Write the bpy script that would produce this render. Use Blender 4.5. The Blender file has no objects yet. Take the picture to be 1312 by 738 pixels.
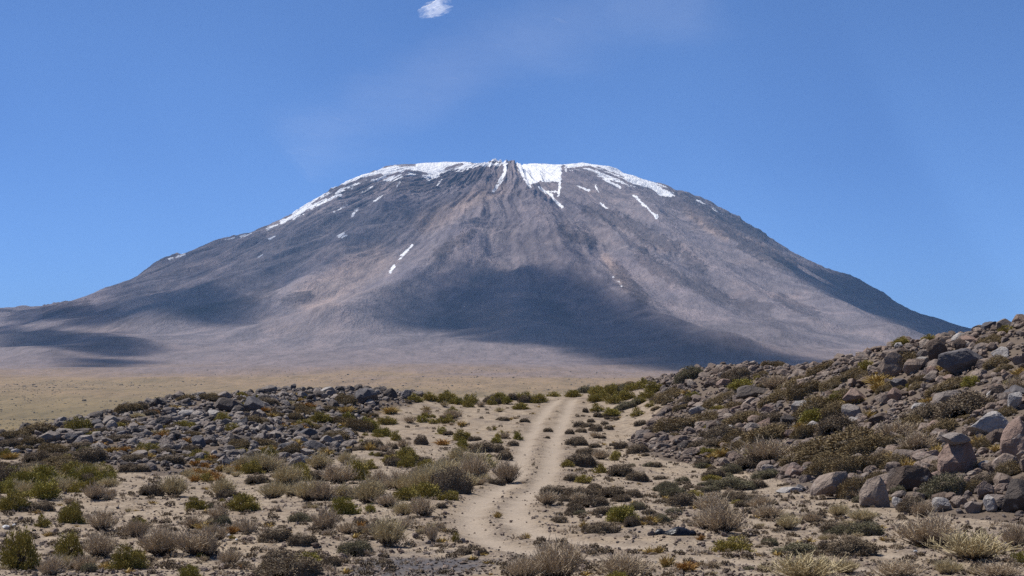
import bpy, math, random, os
import numpy as np

rng = np.random.default_rng(11)
random.seed(5)
SC = bpy.context.scene
COL = SC.collection
PI = math.pi

# ------------------------------------------------------------------ camera geometry
HALF = math.radians(15.0)
F = 656.0 / math.tan(HALF)            # focal length in photo pixels (1312 wide)
EYE_V = 500.0                         # photo row of the eye level
PITCH = math.atan((EYE_V - 369.0) / F)
CP, SP = math.cos(PITCH), math.sin(PITCH)


def ray(u, v):
    """slope (x per y, z per y) of the line of sight through a photo pixel"""
    a = (np.asarray(u, float) - 656.0) / F
    b = (369.0 - np.asarray(v, float)) / F
    y = CP - SP * b
    return a / y, (SP + CP * b) / y


def proj(x, y, z):
    fw = np.maximum(y * CP + z * SP, 1e-3)
    up = -y * SP + z * CP
    return 656.0 + F * x / fw, 369.0 - F * up / fw


SUN_EL = math.radians(57.0)
SUN_AZ = math.radians(-62.0)          # from +Y (view direction) towards +X; left and a little ahead
SUN = np.array([math.sin(SUN_AZ) * math.cos(SUN_EL), math.cos(SUN_AZ) * math.cos(SUN_EL), math.sin(SUN_EL)])


# ------------------------------------------------------------------ numeric helpers
def sstep(x, a, b):
    t = np.clip((np.asarray(x, float) - a) / (b - a), 0.0, 1.0)
    return t * t * (3 - 2 * t)


_perm = np.random.default_rng(3).permutation(512).astype(np.int64)
_perm = np.concatenate([_perm, _perm])
_ga = np.random.default_rng(4).uniform(0, 2 * PI, 512)
_gx, _gy = np.cos(_ga), np.sin(_ga)


def perlin(x, y):
    x = np.asarray(x, float); y = np.asarray(y, float)
    xi = np.floor(x).astype(np.int64); yi = np.floor(y).astype(np.int64)
    xf = x - xi; yf = y - yi
    u = xf * xf * xf * (xf * (xf * 6 - 15) + 10)
    v = yf * yf * yf * (yf * (yf * 6 - 15) + 10)

    def g(ix, iy, fx, fy):
        h = _perm[(_perm[ix & 511] + iy) & 511]
        return _gx[h] * fx + _gy[h] * fy
    a = g(xi, yi, xf, yf); b = g(xi + 1, yi, xf - 1, yf)
    c = g(xi, yi + 1, xf, yf - 1); d = g(xi + 1, yi + 1, xf - 1, yf - 1)
    return 1.45 * ((a * (1 - u) + b * u) * (1 - v) + (c * (1 - u) + d * u) * v)


def fbm(x, y, octaves=4, gain=0.5):
    s = 0.0; a = 1.0; f = 1.0
    for i in range(octaves):
        s = s + a * perlin(x * f + 17.3 * i, y * f - 9.1 * i)
        a *= gain; f *= 2.03
    return s


def ridged(x, y, octaves=4):
    s = 0.0; a = 1.0; f = 1.0
    for i in range(octaves):
        s = s + a * (1 - 2 * np.abs(perlin(x * f + 7.7 * i, y * f + 3.3 * i)))
        a *= 0.5; f *= 2.1
    return s


def in_poly(u, v, poly):
    u = np.asarray(u); v = np.asarray(v)
    ins = np.zeros(u.shape, bool)
    n = len(poly)
    for i in range(n):
        x1, y1 = poly[i]; x2, y2 = poly[(i + 1) % n]
        if y1 == y2:
            continue
        c = ((y1 > v) != (y2 > v)) & (u < (x2 - x1) * (v - y1) / (y2 - y1) + x1)
        ins ^= c
    return ins


def line_dist(u, v, pts):
    """distance from points to a polyline"""
    u = np.asarray(u, float); v = np.asarray(v, float)
    best = np.full(u.shape, 1e18)
    for (x1, y1), (x2, y2) in zip(pts[:-1], pts[1:]):
        dx, dy = x2 - x1, y2 - y1
        L = dx * dx + dy * dy + 1e-12
        t = np.clip(((u - x1) * dx + (v - y1) * dy) / L, 0, 1)
        d = (u - x1 - t * dx) ** 2 + (v - y1 - t * dy) ** 2
        best = np.minimum(best, d)
    return np.sqrt(best)


def poly_sd(u, v, poly):
    """signed distance to a polygon, positive inside"""
    d = line_dist(u, v, list(poly) + [poly[0]])
    return np.where(in_poly(u, v, poly), d, -d)


# ------------------------------------------------------------------ object helpers
def make_mesh(name, verts, quads=None, tris=None, smooth=True, attrs=None, mats=(), mat_idx=None):
    me = bpy.data.meshes.new(name)
    verts = np.asarray(verts, np.float32)
    loops = []; starts = []; tot = 0
    q = np.zeros((0, 4), np.int32) if quads is None else np.asarray(quads, np.int32)
    t = np.zeros((0, 3), np.int32) if tris is None else np.asarray(tris, np.int32)
    me.vertices.add(len(verts))
    me.vertices.foreach_set('co', verts.ravel())
    nl = q.size + t.size
    me.loops.add(nl)
    me.loops.foreach_set('vertex_index', np.concatenate([q.ravel(), t.ravel()]).astype(np.int32))
    me.polygons.add(len(q) + len(t))
    st = np.concatenate([np.arange(len(q)) * 4, q.size + np.arange(len(t)) * 3]).astype(np.int32)
    me.polygons.foreach_set('loop_start', st)
    me.polygons.foreach_set('use_smooth', np.full(len(q) + len(t), smooth, bool))
    for m in mats:
        me.materials.append(m)
    if mat_idx is not None:
        me.polygons.foreach_set('material_index', np.asarray(mat_idx, np.int32))
    for k, a in (attrs or {}).items():
        at = me.attributes.new(k, 'FLOAT', 'POINT')
        at.data.foreach_set('value', np.asarray(a, np.float32))
    me.update(calc_edges=True)
    return me


def link(name, me, parent=None):
    o = bpy.data.objects.new(name, me)
    COL.objects.link(o)
    if parent is not None:
        o.parent = parent
    return o


def tag(o, label=None, cat=None, group=None, kind=None):
    if label: o['label'] = label
    if cat: o['category'] = cat
    if group: o['group'] = group
    if kind: o['kind'] = kind
    return o


# ------------------------------------------------------------------ material helpers
class NT:
    def __init__(self, name):
        self.m = bpy.data.materials.new(name)
        self.m.use_nodes = True
        self.t = self.m.node_tree
        self.t.nodes.clear()
        self.out = self.n('ShaderNodeOutputMaterial')

    def n(self, typ, **kw):
        nd = self.t.nodes.new(typ)
        for k, v in kw.items():
            setattr(nd, k, v)
        return nd

    def l(self, a, b):
        self.t.links.new(a, b)

    def val(self, sock, v):
        if hasattr(v, 'default_value') or isinstance(v, bpy.types.NodeSocket):
            self.l(v, sock)
        else:
            sock.default_value = v

    def attr(self, name):
        return self.n('ShaderNodeAttribute', attribute_name=name).outputs['Fac']

    def noise(self, vec, scale, detail=4, rough=0.55, out='Fac'):
        nd = self.n('ShaderNodeTexNoise')
        nd.inputs['Scale'].default_value = scale
        nd.inputs['Detail'].default_value = detail
        nd.inputs['Roughness'].default_value = rough
        if vec is not None: self.l(vec, nd.inputs['Vector'])
        return nd.outputs[out]

    def voro(self, vec, scale, out='Distance', feature='F1'):
        nd = self.n('ShaderNodeTexVoronoi', feature=feature)
        nd.inputs['Scale'].default_value = scale
        if vec is not None: self.l(vec, nd.inputs['Vector'])
        return nd.outputs[out]

    def math(self, op, a, b=0.0, c=None, clamp=False):
        nd = self.n('ShaderNodeMath', operation=op, use_clamp=clamp)
        self.val(nd.inputs[0], a); self.val(nd.inputs[1], b)
        if c is not None: self.val(nd.inputs[2], c)
        return nd.outputs[0]

    def remap(self, x, a, b, c=0.0, d=1.0, smooth=True):
        nd = self.n('ShaderNodeMapRange')
        nd.interpolation_type = 'SMOOTHSTEP' if smooth else 'LINEAR'
        self.val(nd.inputs['Value'], x)
        nd.inputs['From Min'].default_value = a; nd.inputs['From Max'].default_value = b
        nd.inputs['To Min'].default_value = c; nd.inputs['To Max'].default_value = d
        return nd.outputs['Result']

    def mix(self, fac, a, b, blend='MIX'):
        nd = self.n('ShaderNodeMix', data_type='RGBA', blend_type=blend)
        self.val(nd.inputs['Factor'], fac)
        for s, v in ((nd.inputs[6], a), (nd.inputs[7], b)):
            if isinstance(v, bpy.types.NodeSocket): self.l(v, s)
            else: s.default_value = (*v, 1.0)
        return nd.outputs[2]

    def ramp(self, fac, stops):
        nd = self.n('ShaderNodeValToRGB')
        e = nd.color_ramp.elements
        while len(e) < len(stops): e.new(0.5)
        for k, (p, c) in zip(e, stops):
            k.position = p; k.color = (*c, 1.0)
        self.l(fac, nd.inputs[0])
        return nd.outputs['Color']

    def bump(self, h, strength, dist, normal=None):
        nd = self.n('ShaderNodeBump')
        nd.inputs['Strength'].default_value = strength
        nd.inputs['Distance'].default_value = dist
        self.l(h, nd.inputs['Height'])
        if normal is not None: self.l(normal, nd.inputs['Normal'])
        return nd.outputs['Normal']

    def diffuse(self, color, normal=None, rough=0.9, spec=0.2, sheen=0.0):
        b = self.n('ShaderNodeBsdfPrincipled')
        self.val(b.inputs['Base Color'], color if isinstance(color, bpy.types.NodeSocket) else (*color, 1))
        self.val(b.inputs['Roughness'], rough)
        b.inputs['Specular IOR Level'].default_value = spec
        if normal is not None: self.l(normal, b.inputs['Normal'])
        self.l(b.outputs[0], self.out.inputs['Surface'])
        return b
SKY_ALT, SKY_AIR, SKY_DUST, SKY_OZ, SKY_STR = 4200.0, 0.62, 0.0, 10.0, 0.112
SUN_STR, EXPO = 4.35, 0.5
HAZE_COL, HAZE_DEN = (0.33, 0.60, 1.0), 2.5e-5
# ================================================================== THE VOLCANO AND THE PLAIN
CX, CY = 0.0, 13000.0
XL, XR = -500.0, 600.0
PF = np.array([(0, 1552), (150, 1535), (350, 1470), (500, 1405), (1000, 1235), (2000, 985), (3000, 680), (4000, 425), (5000, 268), (6000, 165),
               (7000, 95), (8000, 45), (9000, 5), (10000, -28), (11000, -42), (60000, -60)], float)
PL = np.array([(0, 1552), (116, 1545), (381, 1520), (647, 1400), (965, 1218), (1443, 1032), (1921, 870), (2399, 640), (2612, 562), (2983, 508),
               (4000, 330), (6000, 130), (8000, 20), (10000, -32), (11000, -42), (60000, -60)], float)
PR = np.array([(0, 1552), (120, 1535), (165, 1490), (430, 1386), (696, 1290), (1014, 1115), (1333, 930), (1758, 740), (2395, 400), (3000, 215),
               (4500, 60), (6500, -10), (10000, -38), (11000, -42), (60000, -60)], float)


def far_base(x, y):
    X = x - CX; Y = y - CY
    dx = X - np.clip(X, XL, XR)
    q = np.hypot(dx, Y) + 1e-6
    wl = sstep(-dx / q, 0.1, 0.9)
    wr = sstep(dx / q, 0.1, 0.86)
    wf = np.clip(1 - wl - wr, 0, 1)
    z = wl * np.interp(q, PL[:, 0], PL[:, 1]) + wr * np.interp(q, PR[:, 0], PR[:, 1]) + wf * np.interp(q, PF[:, 0], PF[:, 1])
    return z, q


def march(hfun, u, v, d0, d1, n=700):
    """first hit of the sight line through (u, v) with a height function"""
    a, b = ray(u, v)
    a = np.atleast_1d(a); b = np.atleast_1d(b)
    d = np.linspace(d0, d1, n)
    below = (b[:, None] * d) <= hfun(a[:, None] * d, np.broadcast_to(d, (len(a), n)))
    k = np.argmax(below, axis=1)
    miss = ~below.any(axis=1)
    lo = d[np.maximum(k - 1, 0)]; hi = d[k]
    for _ in range(18):
        m = 0.5 * (lo + hi)
        bl = (b * m) <= hfun(a * m, m)
        hi = np.where(bl, m, hi); lo = np.where(bl, lo, m)
    hi = np.where(miss, np.nan, hi)
    return a * hi, hi, b * hi


def on_mountain(pts):
    p = np.asarray(pts, float)
    x, y, z = march(lambda a, b: far_base(a, b)[0], p[:, 0], p[:, 1], 3000, 13600, 900)
    ok = ~np.isnan(x)
    return list(zip(x[ok], y[ok]))


RIDGES = [  # photo polyline of a spur, height, half width (m)
    ([(640, 222), (622, 280), (588, 332), (540, 368), (480, 398), (430, 420)], 95, 190),
    ([(650, 235), (690, 300), (722, 345), (780, 388), (850, 428), (930, 458)], 85, 180),
    ([(600, 335), (640, 360), (660, 400), (690, 440)], 50, 170),
    ([(852, 244), (882, 276), (932, 320), (1000, 362), (1080, 402), (1150, 434)], 55, 110),
    ([(440, 240), (400, 292), (330, 342), (250, 385), (190, 412)], 45, 170),
    ([(520, 232), (500, 270), (455, 310), (400, 365), (350, 395)], 50, 110),
    ([(720, 225), (745, 270), (790, 320), (850, 365), (930, 410), (1000, 440)], 45, 130),
    ([(790, 238), (840, 290), (900, 340), (960, 385), (1050, 425)], 40, 100),
    ([(0, 441), (60, 434), (125, 438), (165, 447)], 38, 200),
    ([(0, 416), (80, 410), (150, 405), (240, 400)], 32, 200),
    ([(0, 452), (40, 452), (72, 458)], 22, 140),
    ([(190, 420), (240, 408), (290, 405)], 22, 110),
    ([(300, 430), (350, 420), (400, 416), (440, 428), (520, 440)], 16, 90),
    ([(420, 432), (500, 430), (560, 438), (640, 448)], 12, 90),
]
_ridge_xy = [(on_mountain(p), A, w) for p, A, w in RIDGES]


K_X = np.arange(-4200.0, 4201.0, 20.0)
K_V = np.ones(len(K_X))
CRAGS = False


def far_height(x, y):
    z, q = far_base(x, y)
    X = x - CX; Y = y - CY
    z = z * (1 + (np.interp(X, K_X, K_V) - 1) * sstep(z, 30, 350))
    th = np.arctan2(Y, X * 0.85)
    lr = np.log(q + 350.0)
    wx = fbm(X / 900.0, Y / 900.0, 3) * 0.05
    body = sstep(q, 120, 900) * (1 - sstep(q, 2600, 5200))
    g = ridged(th * 6.0 + wx * 8, lr * 1.1, 4)
    z = z + body * g * (26.0 - 14.0 * np.abs(X) / (q + 400.0))
    g2 = ridged(th * 17.0 + wx * 9, lr * 0.9 + 5, 3)
    z = z + body * g2 * 17.0
    g3 = ridged(th * 52.0 + wx * 18, lr * 1.6 + 11, 2)
    z = z + body * g3 * 6.0 * sstep(q, 300, 900)
    z = z + sstep(q, 60, 500) * (1 - sstep(q, 2800, 6000)) * fbm(X / 420.0, Y / 420.0, 4) * 13.0
    z = z + (1 - sstep(q, 30, 300)) * fbm(X / 260.0, Y / 260.0, 4) * 9.0
    z = z + sstep(q, 2500, 4500) * fbm(X / 900.0 + 5, Y / 900.0, 4) * (10.0 + 4.0 * (1 - sstep(q, 5500, 7500)))
    # craggy belts high on the face and on the left and right skylines
    crag = sstep(fbm(X / 350.0 + 31, Y / 350.0 + 4, 3), 0.05, 0.5) * sstep(q, 150, 500) * (1 - sstep(q, 1700, 2400))
    z = z + crag * (ridged(X / 70.0, Y / 70.0, 3) * 4.0 + 3)
    for p, A, w in _ridge_xy:
        if len(p) > 1:
            d = line_dist(x, y, p)
            z = z + A * np.exp(-(d / w) ** 1.6)
    if CRAGS:                                   # small crags standing on the left and right skylines
        for bx, A, w in ((-2246, 34, 24), (-2222, 20, 40), (-1950, 13, 60), (1120, 12, 50), (1330, 9, 40), (1500, 12, 60), (1760, 8, 50), (900, 9, 60)):
            z = z + A * np.exp(-((X - bx) / w) ** 2 - (Y / 420.0) ** 2)
        z = z + sstep(z, 300, 700) * np.exp(-(Y / 500.0) ** 2) * 7.0 * ridged(X / 120.0, Y / 240.0, 3) * sstep(np.abs(X), 700, 1000)
    return z


# ---- the skyline of the mountain: its height above each point of the plain east to west
SKYLINE = [(-60, 412), (0, 405), (30, 402), (55, 395), (75, 385), (107, 382), (165, 356), (215, 331), (226, 325), (233, 321), (238, 325), (255, 318), (280, 307), (292, 304), (320, 299), (372, 276), (425, 243),
           (450, 231), (474, 221), (500, 212), (540, 210), (577, 208), (610, 208), (645, 207), (656, 208), (690, 210), (716, 212), (731, 210), (756, 209), (786, 216), (826, 231), (856, 241), (872, 243), (906, 258), (930, 271), (956, 286),
           (1006, 318), (1046, 339), (1070, 347), (1096, 356), (1136, 378), (1176, 403), (1221, 425), (1312, 470)]
_sk = np.array(SKYLINE, float)
_cx, _cy = np.meshgrid(np.arange(-4300, 4301, 12.0), np.concatenate([np.arange(CY - 3500, CY - 900, 60.0), np.arange(CY - 900, CY + 900, 20.0)]))
for _ in range(4):
    _cz = far_height(_cx, _cy)
    _u, _v = proj(_cx, _cy, _cz)
    ub = np.arange(-100, 1360, 4.0)
    vm = np.full(len(ub), 1e9)
    np.minimum.at(vm, np.clip(((_u.ravel() + 102) / 4).astype(int), 0, len(ub) - 1), _v.ravel())
    vt = np.interp(ub, _sk[:, 0], _sk[:, 1])
    ratio = ray(ub, vt)[1] / np.maximum(ray(ub, vm)[1], 0.004)
    ratio = np.clip(ratio, .5, 1.6)
    K_V *= np.interp(K_X, (ub - 656) / F * CY, ratio)
    _kk = np.exp(-(np.arange(-9, 10) / 3.5) ** 2); _kk /= _kk.sum()
    K_V[:] = np.convolve(np.pad(K_V, 9, mode='edge'), _kk, mode='valid')

CRAGS = True
# ---- polar mesh around the summit
nF, nB = 1500, 70
th_f = np.linspace(math.radians(150), math.radians(390), nF, endpoint=False)
th_b = np.linspace(math.radians(390), math.radians(510), nB, endpoint=False)
TH = np.concatenate([th_f, th_b])
RR = np.concatenate([np.arange(6, 3600, 7.5), 3600 * 1.0125 ** np.arange(0, 150)])
RR = RR[RR < 20500]

nt, nr = len(TH), len(RR)
gx = 50 + RR[:, None] * np.cos(TH)[None, :]
gy = CY + RR[:, None] * np.sin(TH)[None, :]
gz = far_height(gx, gy)
R_SPLIT = int(np.searchsorted(RR, 7600))
FV = np.stack([gx.ravel(), gy.ravel(), gz.ravel()], 1)
pu, pv = proj(FV[:, 0], FV[:, 1], FV[:, 2])
front = FV[:, 1] < CY + 140

# snow: outlines and streaks read off the photo, carried onto the ground
SNOW_POLYS = [
    [(372, 274), (400, 256), (444, 228), (470, 212), (500, 200), (540, 200), (582, 204), (604, 204), (622, 210), (606, 216), (590, 221), (575, 219), (562, 229),
     (548, 231), (538, 222), (527, 226), (519, 221), (508, 233), (500, 236), (490, 229), (480, 233), (470, 231), (452, 242), (430, 250), (402, 266), (376, 280)],
    [(600, 203), (648, 203), (650, 210), (636, 213), (618, 213), (604, 212)],
    [(659, 200), (720, 204), (719, 231), (708, 234), (692, 232), (680, 237), (671, 228), (664, 218)],
    [(722, 204), (745, 200), (776, 206), (812, 222), (838, 232), (866, 250), (858, 255), (840, 247), (818, 240), (800, 237), (780, 231), (760, 219), (742, 217), (724, 219)],
]
SNOW_LINES = [
    ([(646, 206), (649, 215), (641, 233), (632, 245)], 3.2), ([(671, 228), (680, 240)], 2.2), ([(718, 228), (716, 250)], 2.6),
    ([(690, 240), (703, 249), (712, 257), (720, 266)], 2.4), ([(700, 245), (715, 246)], 1.6), ([(765, 219), (778, 232), (794, 240)], 3.0),
    ([(811, 250), (826, 264), (842, 279)], 2.0), ([(528, 314), (521, 322), (512, 332)], 2.2), ([(505, 341), (498, 353)], 2.6),
    ([(459, 267), (451, 277)], 2.0), ([(474, 307), (472, 309)], 1.8), ([(441, 299), (434, 304)], 1.8), ([(444, 302), (439, 305)], 1.2),
    ([(428, 272), (446, 262)], 1.6), ([(480, 258), (490, 250)], 1.6), ([(288, 307), (300, 305)], 1.8), ([(308, 304), (322, 299)], 1.5),
    ([(342, 294), (356, 288)], 2.0), ([(345, 307), (352, 303)], 1.8), ([(331, 329), (337, 325)], 2.0), ([(360, 286), (392, 268)], 3.0),
    ([(893, 257), (903, 263)], 2.2), ([(848, 242), (858, 252)], 1.8), ([(763, 238), (766, 246)], 1.8), ([(740, 238), (755, 245)], 1.6),
    ([(770, 262), (778, 268)], 1.8), ([(217, 333), (222, 331)], 1.6), ([(226, 330), (238, 326)], 1.4), ([(912, 268), (925, 276)], 1.2),
    ([(405, 263), (436, 250)], 2.2), ([(464, 248), (478, 240)], 1.4), ([(508, 241), (512, 236)], 1.4), ([(560, 238), (566, 230)], 1.4), ([(782, 352), (798, 368)], 0.6),
]
wX, wY = FV[:, 0], FV[:, 1]
_th = np.arctan2(FV[:, 1] - CY, (FV[:, 0] - CX) * .85); _lr = np.log(np.hypot(FV[:, 0] - CX, FV[:, 1] - CY) + 400)
sn = fbm(wX / 60.0, wY / 110.0, 4)
gul = fbm(_th * 45 + .3 * sn, _lr * 6.0, 4, .65)
snow = np.full(len(FV), -20.0)
for i, p in enumerate(SNOW_POLYS):
    sd_ = np.clip(poly_sd(pu, pv, p), -20, 7)
    amp = (6.5, 3.0, 2.2, 4.2)[i]
    snow = np.maximum(snow, sd_ - (3.6, .4, .5, 1.8)[i] + amp * (.75 * gul + .5 * np.clip(ridged(wX / 38.0, wY / 60.0, 3), -1.2, 1.0) + .4 * sn) - .25 * np.clip(-sd_, 0, 20))
for p, w in [([(486, 215), (508, 211), (532, 212)], 1.3), ([(425, 246), (462, 231), (488, 225)], 2.6), ([(400, 262), (425, 249)], 1.6), ([(520, 219), (546, 223)], 1.8), ([(496, 226), (512, 222)], 1.6), ([(572, 216), (592, 211)], 1.7),
             ([(470, 222), (484, 217)], 1.2), ([(604, 209), (622, 207), (640, 209)], 1.0), ([(728, 217), (756, 214), (782, 224), (812, 238), (835, 244)], 1.5), ([(765, 214), (800, 228)], .8)]:      # bare rock ribs in the snow
    snow = np.minimum(snow, (line_dist(pu + 1.2 * sn, pv + .8 * gul, p) - w) * 1.5 + 1.2 * gul)
for p, w in SNOW_LINES:
    snow = np.maximum(snow, (0.62 * w - line_dist(pu + 1.6 * sn, pv + 1.2 * gul, p)) * 1.6 + 1.0 * gul + .5 * sn)
snow = np.where(front, snow, (FV[:, 2] - 1400 + 90 * sn) / 20.0)
snow = np.clip(snow, -6, 6)

ROCK_LINES = [([(825, 305), (845, 310), (865, 318)], 6), ([(822, 328), (850, 350), (868, 360)], 7), ([(880, 330), (900, 345)], 5), ([(945, 392), (985, 395)], 5),
              ([(1000, 385), (1045, 405)], 4), ([(720, 295), (755, 310)], 5), ([(560, 328), (602, 300)], 4), ([(505, 240), (545, 238), (585, 230), (618, 222)], 6),
              ([(860, 255), (900, 275), (960, 315), (1010, 340)], 7), ([(880, 262), (930, 280), (975, 305)], 5), ([(750, 268), (800, 285), (830, 300)], 6),
              ([(790, 345), (825, 385)], 5), ([(240, 402), (300, 392), (350, 372)], 4), ([(60, 398), (110, 392)], 4), ([(150, 415), (220, 410)], 3), ([(430, 245), (480, 240)], 5),
              ([(880, 360), (930, 385)], 5), ([(960, 400), (1000, 420)], 4), ([(370, 385), (395, 380)], 4)]
rock = np.full(len(FV), -8.0)
for p, w in ROCK_LINES:
    rock = np.maximum(rock, w - line_dist(pu, pv, p))
rn = .55 * ridged(wX / 95.0, wY / 150.0, 4) + .65 * ridged(wX / 34.0 + 7, wY / 80.0, 3)
rock = sstep(np.clip(rock, -4, 5) + rn * 6.0 - 2.6, 0.0, 2.8) * (np.clip(rock, -8, 0) > -5) * front
body = (RR < 2600).repeat(nt)
rock = np.maximum(rock, 0.4 * sstep(ridged(wX / 160.0 + 3, wY / 160.0, 4), 0.9, 1.35) * body)

PALE_SUNLIT = [([(545, 285), (560, 278), (575, 270)], 15), ([(776, 330), (790, 350), (802, 368)], 7), ([(880, 272), (905, 292), (930, 305)], 5), ([(600, 405), (640, 405)], 16),
        ([(592, 262), (640, 240)], 12), ([(480, 330), (440, 360), (400, 385)], 26), ([(110, 425), (165, 428)], 8), ([(350, 425), (440, 432)], 14), ([(1170, 410), (1205, 425)], 3)]  # beige ground, plus sunlit bands and patches painted into the ash colour
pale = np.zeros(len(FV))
for p, w in PALE_SUNLIT:
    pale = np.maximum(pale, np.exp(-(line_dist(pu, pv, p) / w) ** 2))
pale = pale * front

_th = np.arctan2(FV[:, 1] - CY, (FV[:, 0] - CX) * .85); _r = np.hypot(FV[:, 0] - CX, FV[:, 1] - CY)
_lr = np.log(_r + 400)
_w = .012 * fbm(wX / 300.0, wY / 300.0, 3)
flow_v = .5 + .42 * (fbm((_th + _w) * 22, _lr * 2.0, 4, .65) * .65 + .75 * fbm((_th + _w) * 80 + 3, _lr * 5, 4, .65))
# real relief in the crags
FV[:, 2] += rock * (7.0 + 5.0 * perlin(wX / 35.0, wY / 35.0)) + np.clip(snow, 0, 3) * 0.8

idx = np.arange(nt * nr).reshape(nr, nt)
nx_ = np.roll(idx, -1, axis=1)
quads = np.stack([idx[:-1], idx[1:], nx_[1:], nx_[:-1]], -1)     # ring i, column j


def sub_mesh(name, rows, mats, cap=False):
    q = quads[rows].reshape(-1, 4)[:, ::-1]
    used = np.unique(q)
    remap_ = np.full(nt * nr, -1, np.int64); remap_[used] = np.arange(len(used))
    q2 = remap_[q]
    V = FV[used]
    tris = None
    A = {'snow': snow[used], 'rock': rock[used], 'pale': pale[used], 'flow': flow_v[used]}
    if cap:
        V = np.concatenate([V, [[50, CY, FV[idx[0], 2].mean()]]])
        A = {k: np.concatenate([a, [a[:10].mean()]]) for k, a in A.items()}
        r0 = remap_[idx[0]]
        tris = np.stack([np.roll(r0, -1), np.full(nt, len(V) - 1), r0], -1)
    return make_mesh(name, V, quads=q2, tris=tris, attrs=A, mats=mats)


# ---- material shared by both: ash and lava rock, changing to puna grassland on the low ground
m = NT('volcanic_ground')
geo = m.n('ShaderNodeNewGeometry')
P = geo.outputs['Position']
sep = m.n('ShaderNodeSeparateXYZ'); m.l(P, sep.inputs[0])
Z = sep.outputs['Z']
mpd = m.n('ShaderNodeMapping'); mpd.inputs['Scale'].default_value = (1.0, 0.30, 0.30); m.l(P, mpd.inputs[0]); PD = mpd.outputs[0]
n_big = m.noise(P, 0.0016, 5, 0.6)
n_mid = m.noise(PD, 0.011, 8, 0.72)
n_fine = m.noise(PD, 0.06, 5, 0.7)
# streaks running down the flank: noise stretched in height
mp = m.n('ShaderNodeMapping'); mp.inputs['Scale'].default_value = (1, 1, 0.12); m.l(P, mp.inputs[0])
n_str = m.noise(mp.outputs[0], 0.012, 5, 0.6)
ash = m.ramp(n_mid, [(0.25, (0.145, 0.129, 0.138)), (0.5, (0.198, 0.176, 0.185)), (0.75, (0.245, 0.219, 0.226))])
tint = m.ramp(n_big, [(0.3, (0.85, 0.84, 0.92)), (0.55, (1.0, 0.97, 0.97)), (0.75, (1.12, 1.0, 0.93))])
ash = m.mix(0.9, ash, tint, 'MULTIPLY')
st = m.ramp(n_str, [(0.3, (0.80, 0.80, 0.83)), (0.55, (1.02, 1.01, 1.0)), (0.75, (1.18, 1.14, 1.10))])
ash = m.mix(0.75, ash, st, 'MULTIPLY')
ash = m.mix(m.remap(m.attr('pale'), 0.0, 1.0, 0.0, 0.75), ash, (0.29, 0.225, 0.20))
lava = m.ramp(n_fine, [(0.3, (0.045, 0.038, 0.042)), (0.7, (0.105, 0.085, 0.086))])
ash = m.mix(m.remap(m.attr('rock'), 0.2, 0.9, 0.0, 0.62), ash, lava)
flow = m.attr('flow')
fl_c = m.ramp(flow, [(0.15, (0.58, 0.58, 0.62)), (0.5, (1, 1, 1)), (0.85, (1.4, 1.34, 1.28))])
ash = m.mix(0.85, ash, fl_c, 'MULTIPLY')
fine_c = m.ramp(m.noise(PD, 0.035, 7, 0.78), [(0.3, (0.66, 0.65, 0.67)), (0.5, (1, 1, 1)), (0.7, (1.30, 1.28, 1.25))])
ash = m.mix(0.85, ash, fine_c, 'MULTIPLY')
# low ground
zz = m.math('ADD', Z, m.math('MULTIPLY', m.math('SUBTRACT', n_big, 0.5), 110.0))
zz = m.math('ADD', zz, m.math('MULTIPLY', m.math('SUBTRACT', n_mid, 0.5), 45.0))
low = m.ramp(m.remap(zz, -60.0, 240.0, 0, 1, False), [(0.0, (0.155, 0.119, 0.058)), (0.15, (0.192, 0.142, 0.073)), (0.29, (0.235, 0.164, 0.096)),
                                                        (0.36, (0.205, 0.150, 0.118)), (0.46, (0.188, 0.150, 0.146)), (0.85, (0.176, 0.151, 0.160))])
lv = m.ramp(n_fine, [(0.25, (0.72, 0.74, 0.70)), (0.5, (1, 1, 1)), (0.75, (1.15, 1.12, 1.05))])
low = m.mix(0.8, low, lv, 'MULTIPLY')
low = m.mix(0.85, low, m.ramp(n_mid, [(0.3, (0.84, 0.85, 0.84)), (0.5, (1, 1, 1)), (0.7, (1.12, 1.10, 1.07))]), 'MULTIPLY')
tus = m.noise(P, 0.25, 3, 0.7)
low = m.mix(m.remap(tus, 0.56, 0.70, 0, 0.5), low, (0.085, 0.07, 0.042))
dots = m.voro(P, 0.055)
low = m.mix(m.remap(dots, 0.12, 0.26, 0.75, 0.0), low, (0.055, 0.048, 0.03))
mpx = m.n('ShaderNodeMapping'); mpx.inputs['Scale'].default_value = (1.0, 0.16, 1.0); m.l(P, mpx.inputs[0])
low = m.mix(0.9, low, m.ramp(m.noise(mpx.outputs[0], 0.03, 5, 0.65), [(0.3, (0.74, 0.74, 0.72)), (0.5, (1, 1, 1)), (0.7, (1.2, 1.18, 1.15))]), 'MULTIPLY')
low = m.mix(m.remap(Z, 60.0, 160.0, 0.0, 0.7), low, m.mix(1.0, low, fl_c, 'MULTIPLY'))
col = m.mix(m.remap(zz, 150.0, 420.0), low, ash)
sn_f = m.math('ADD', m.attr('snow'), m.math('MULTIPLY', m.math('SUBTRACT', m.noise(P, 0.03, 6, 0.75), 0.5), 7.0))
snf = m.remap(sn_f, -0.1, 0.5)
col = m.mix(snf, col, (0.86, 0.87, 0.90))
h = m.math('ADD', m.math('MULTIPLY', n_mid, 20.0), m.math('MULTIPLY', n_fine, 7.0))
h = m.math('MULTIPLY', h, m.remap(Z, 20.0, 350.0, 0.12, 1.0))
nrm = m.bump(h, 1.0, 1.6)
m.diffuse(col, nrm, 0.95, 0.1)
MAT_FAR = m.m

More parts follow.
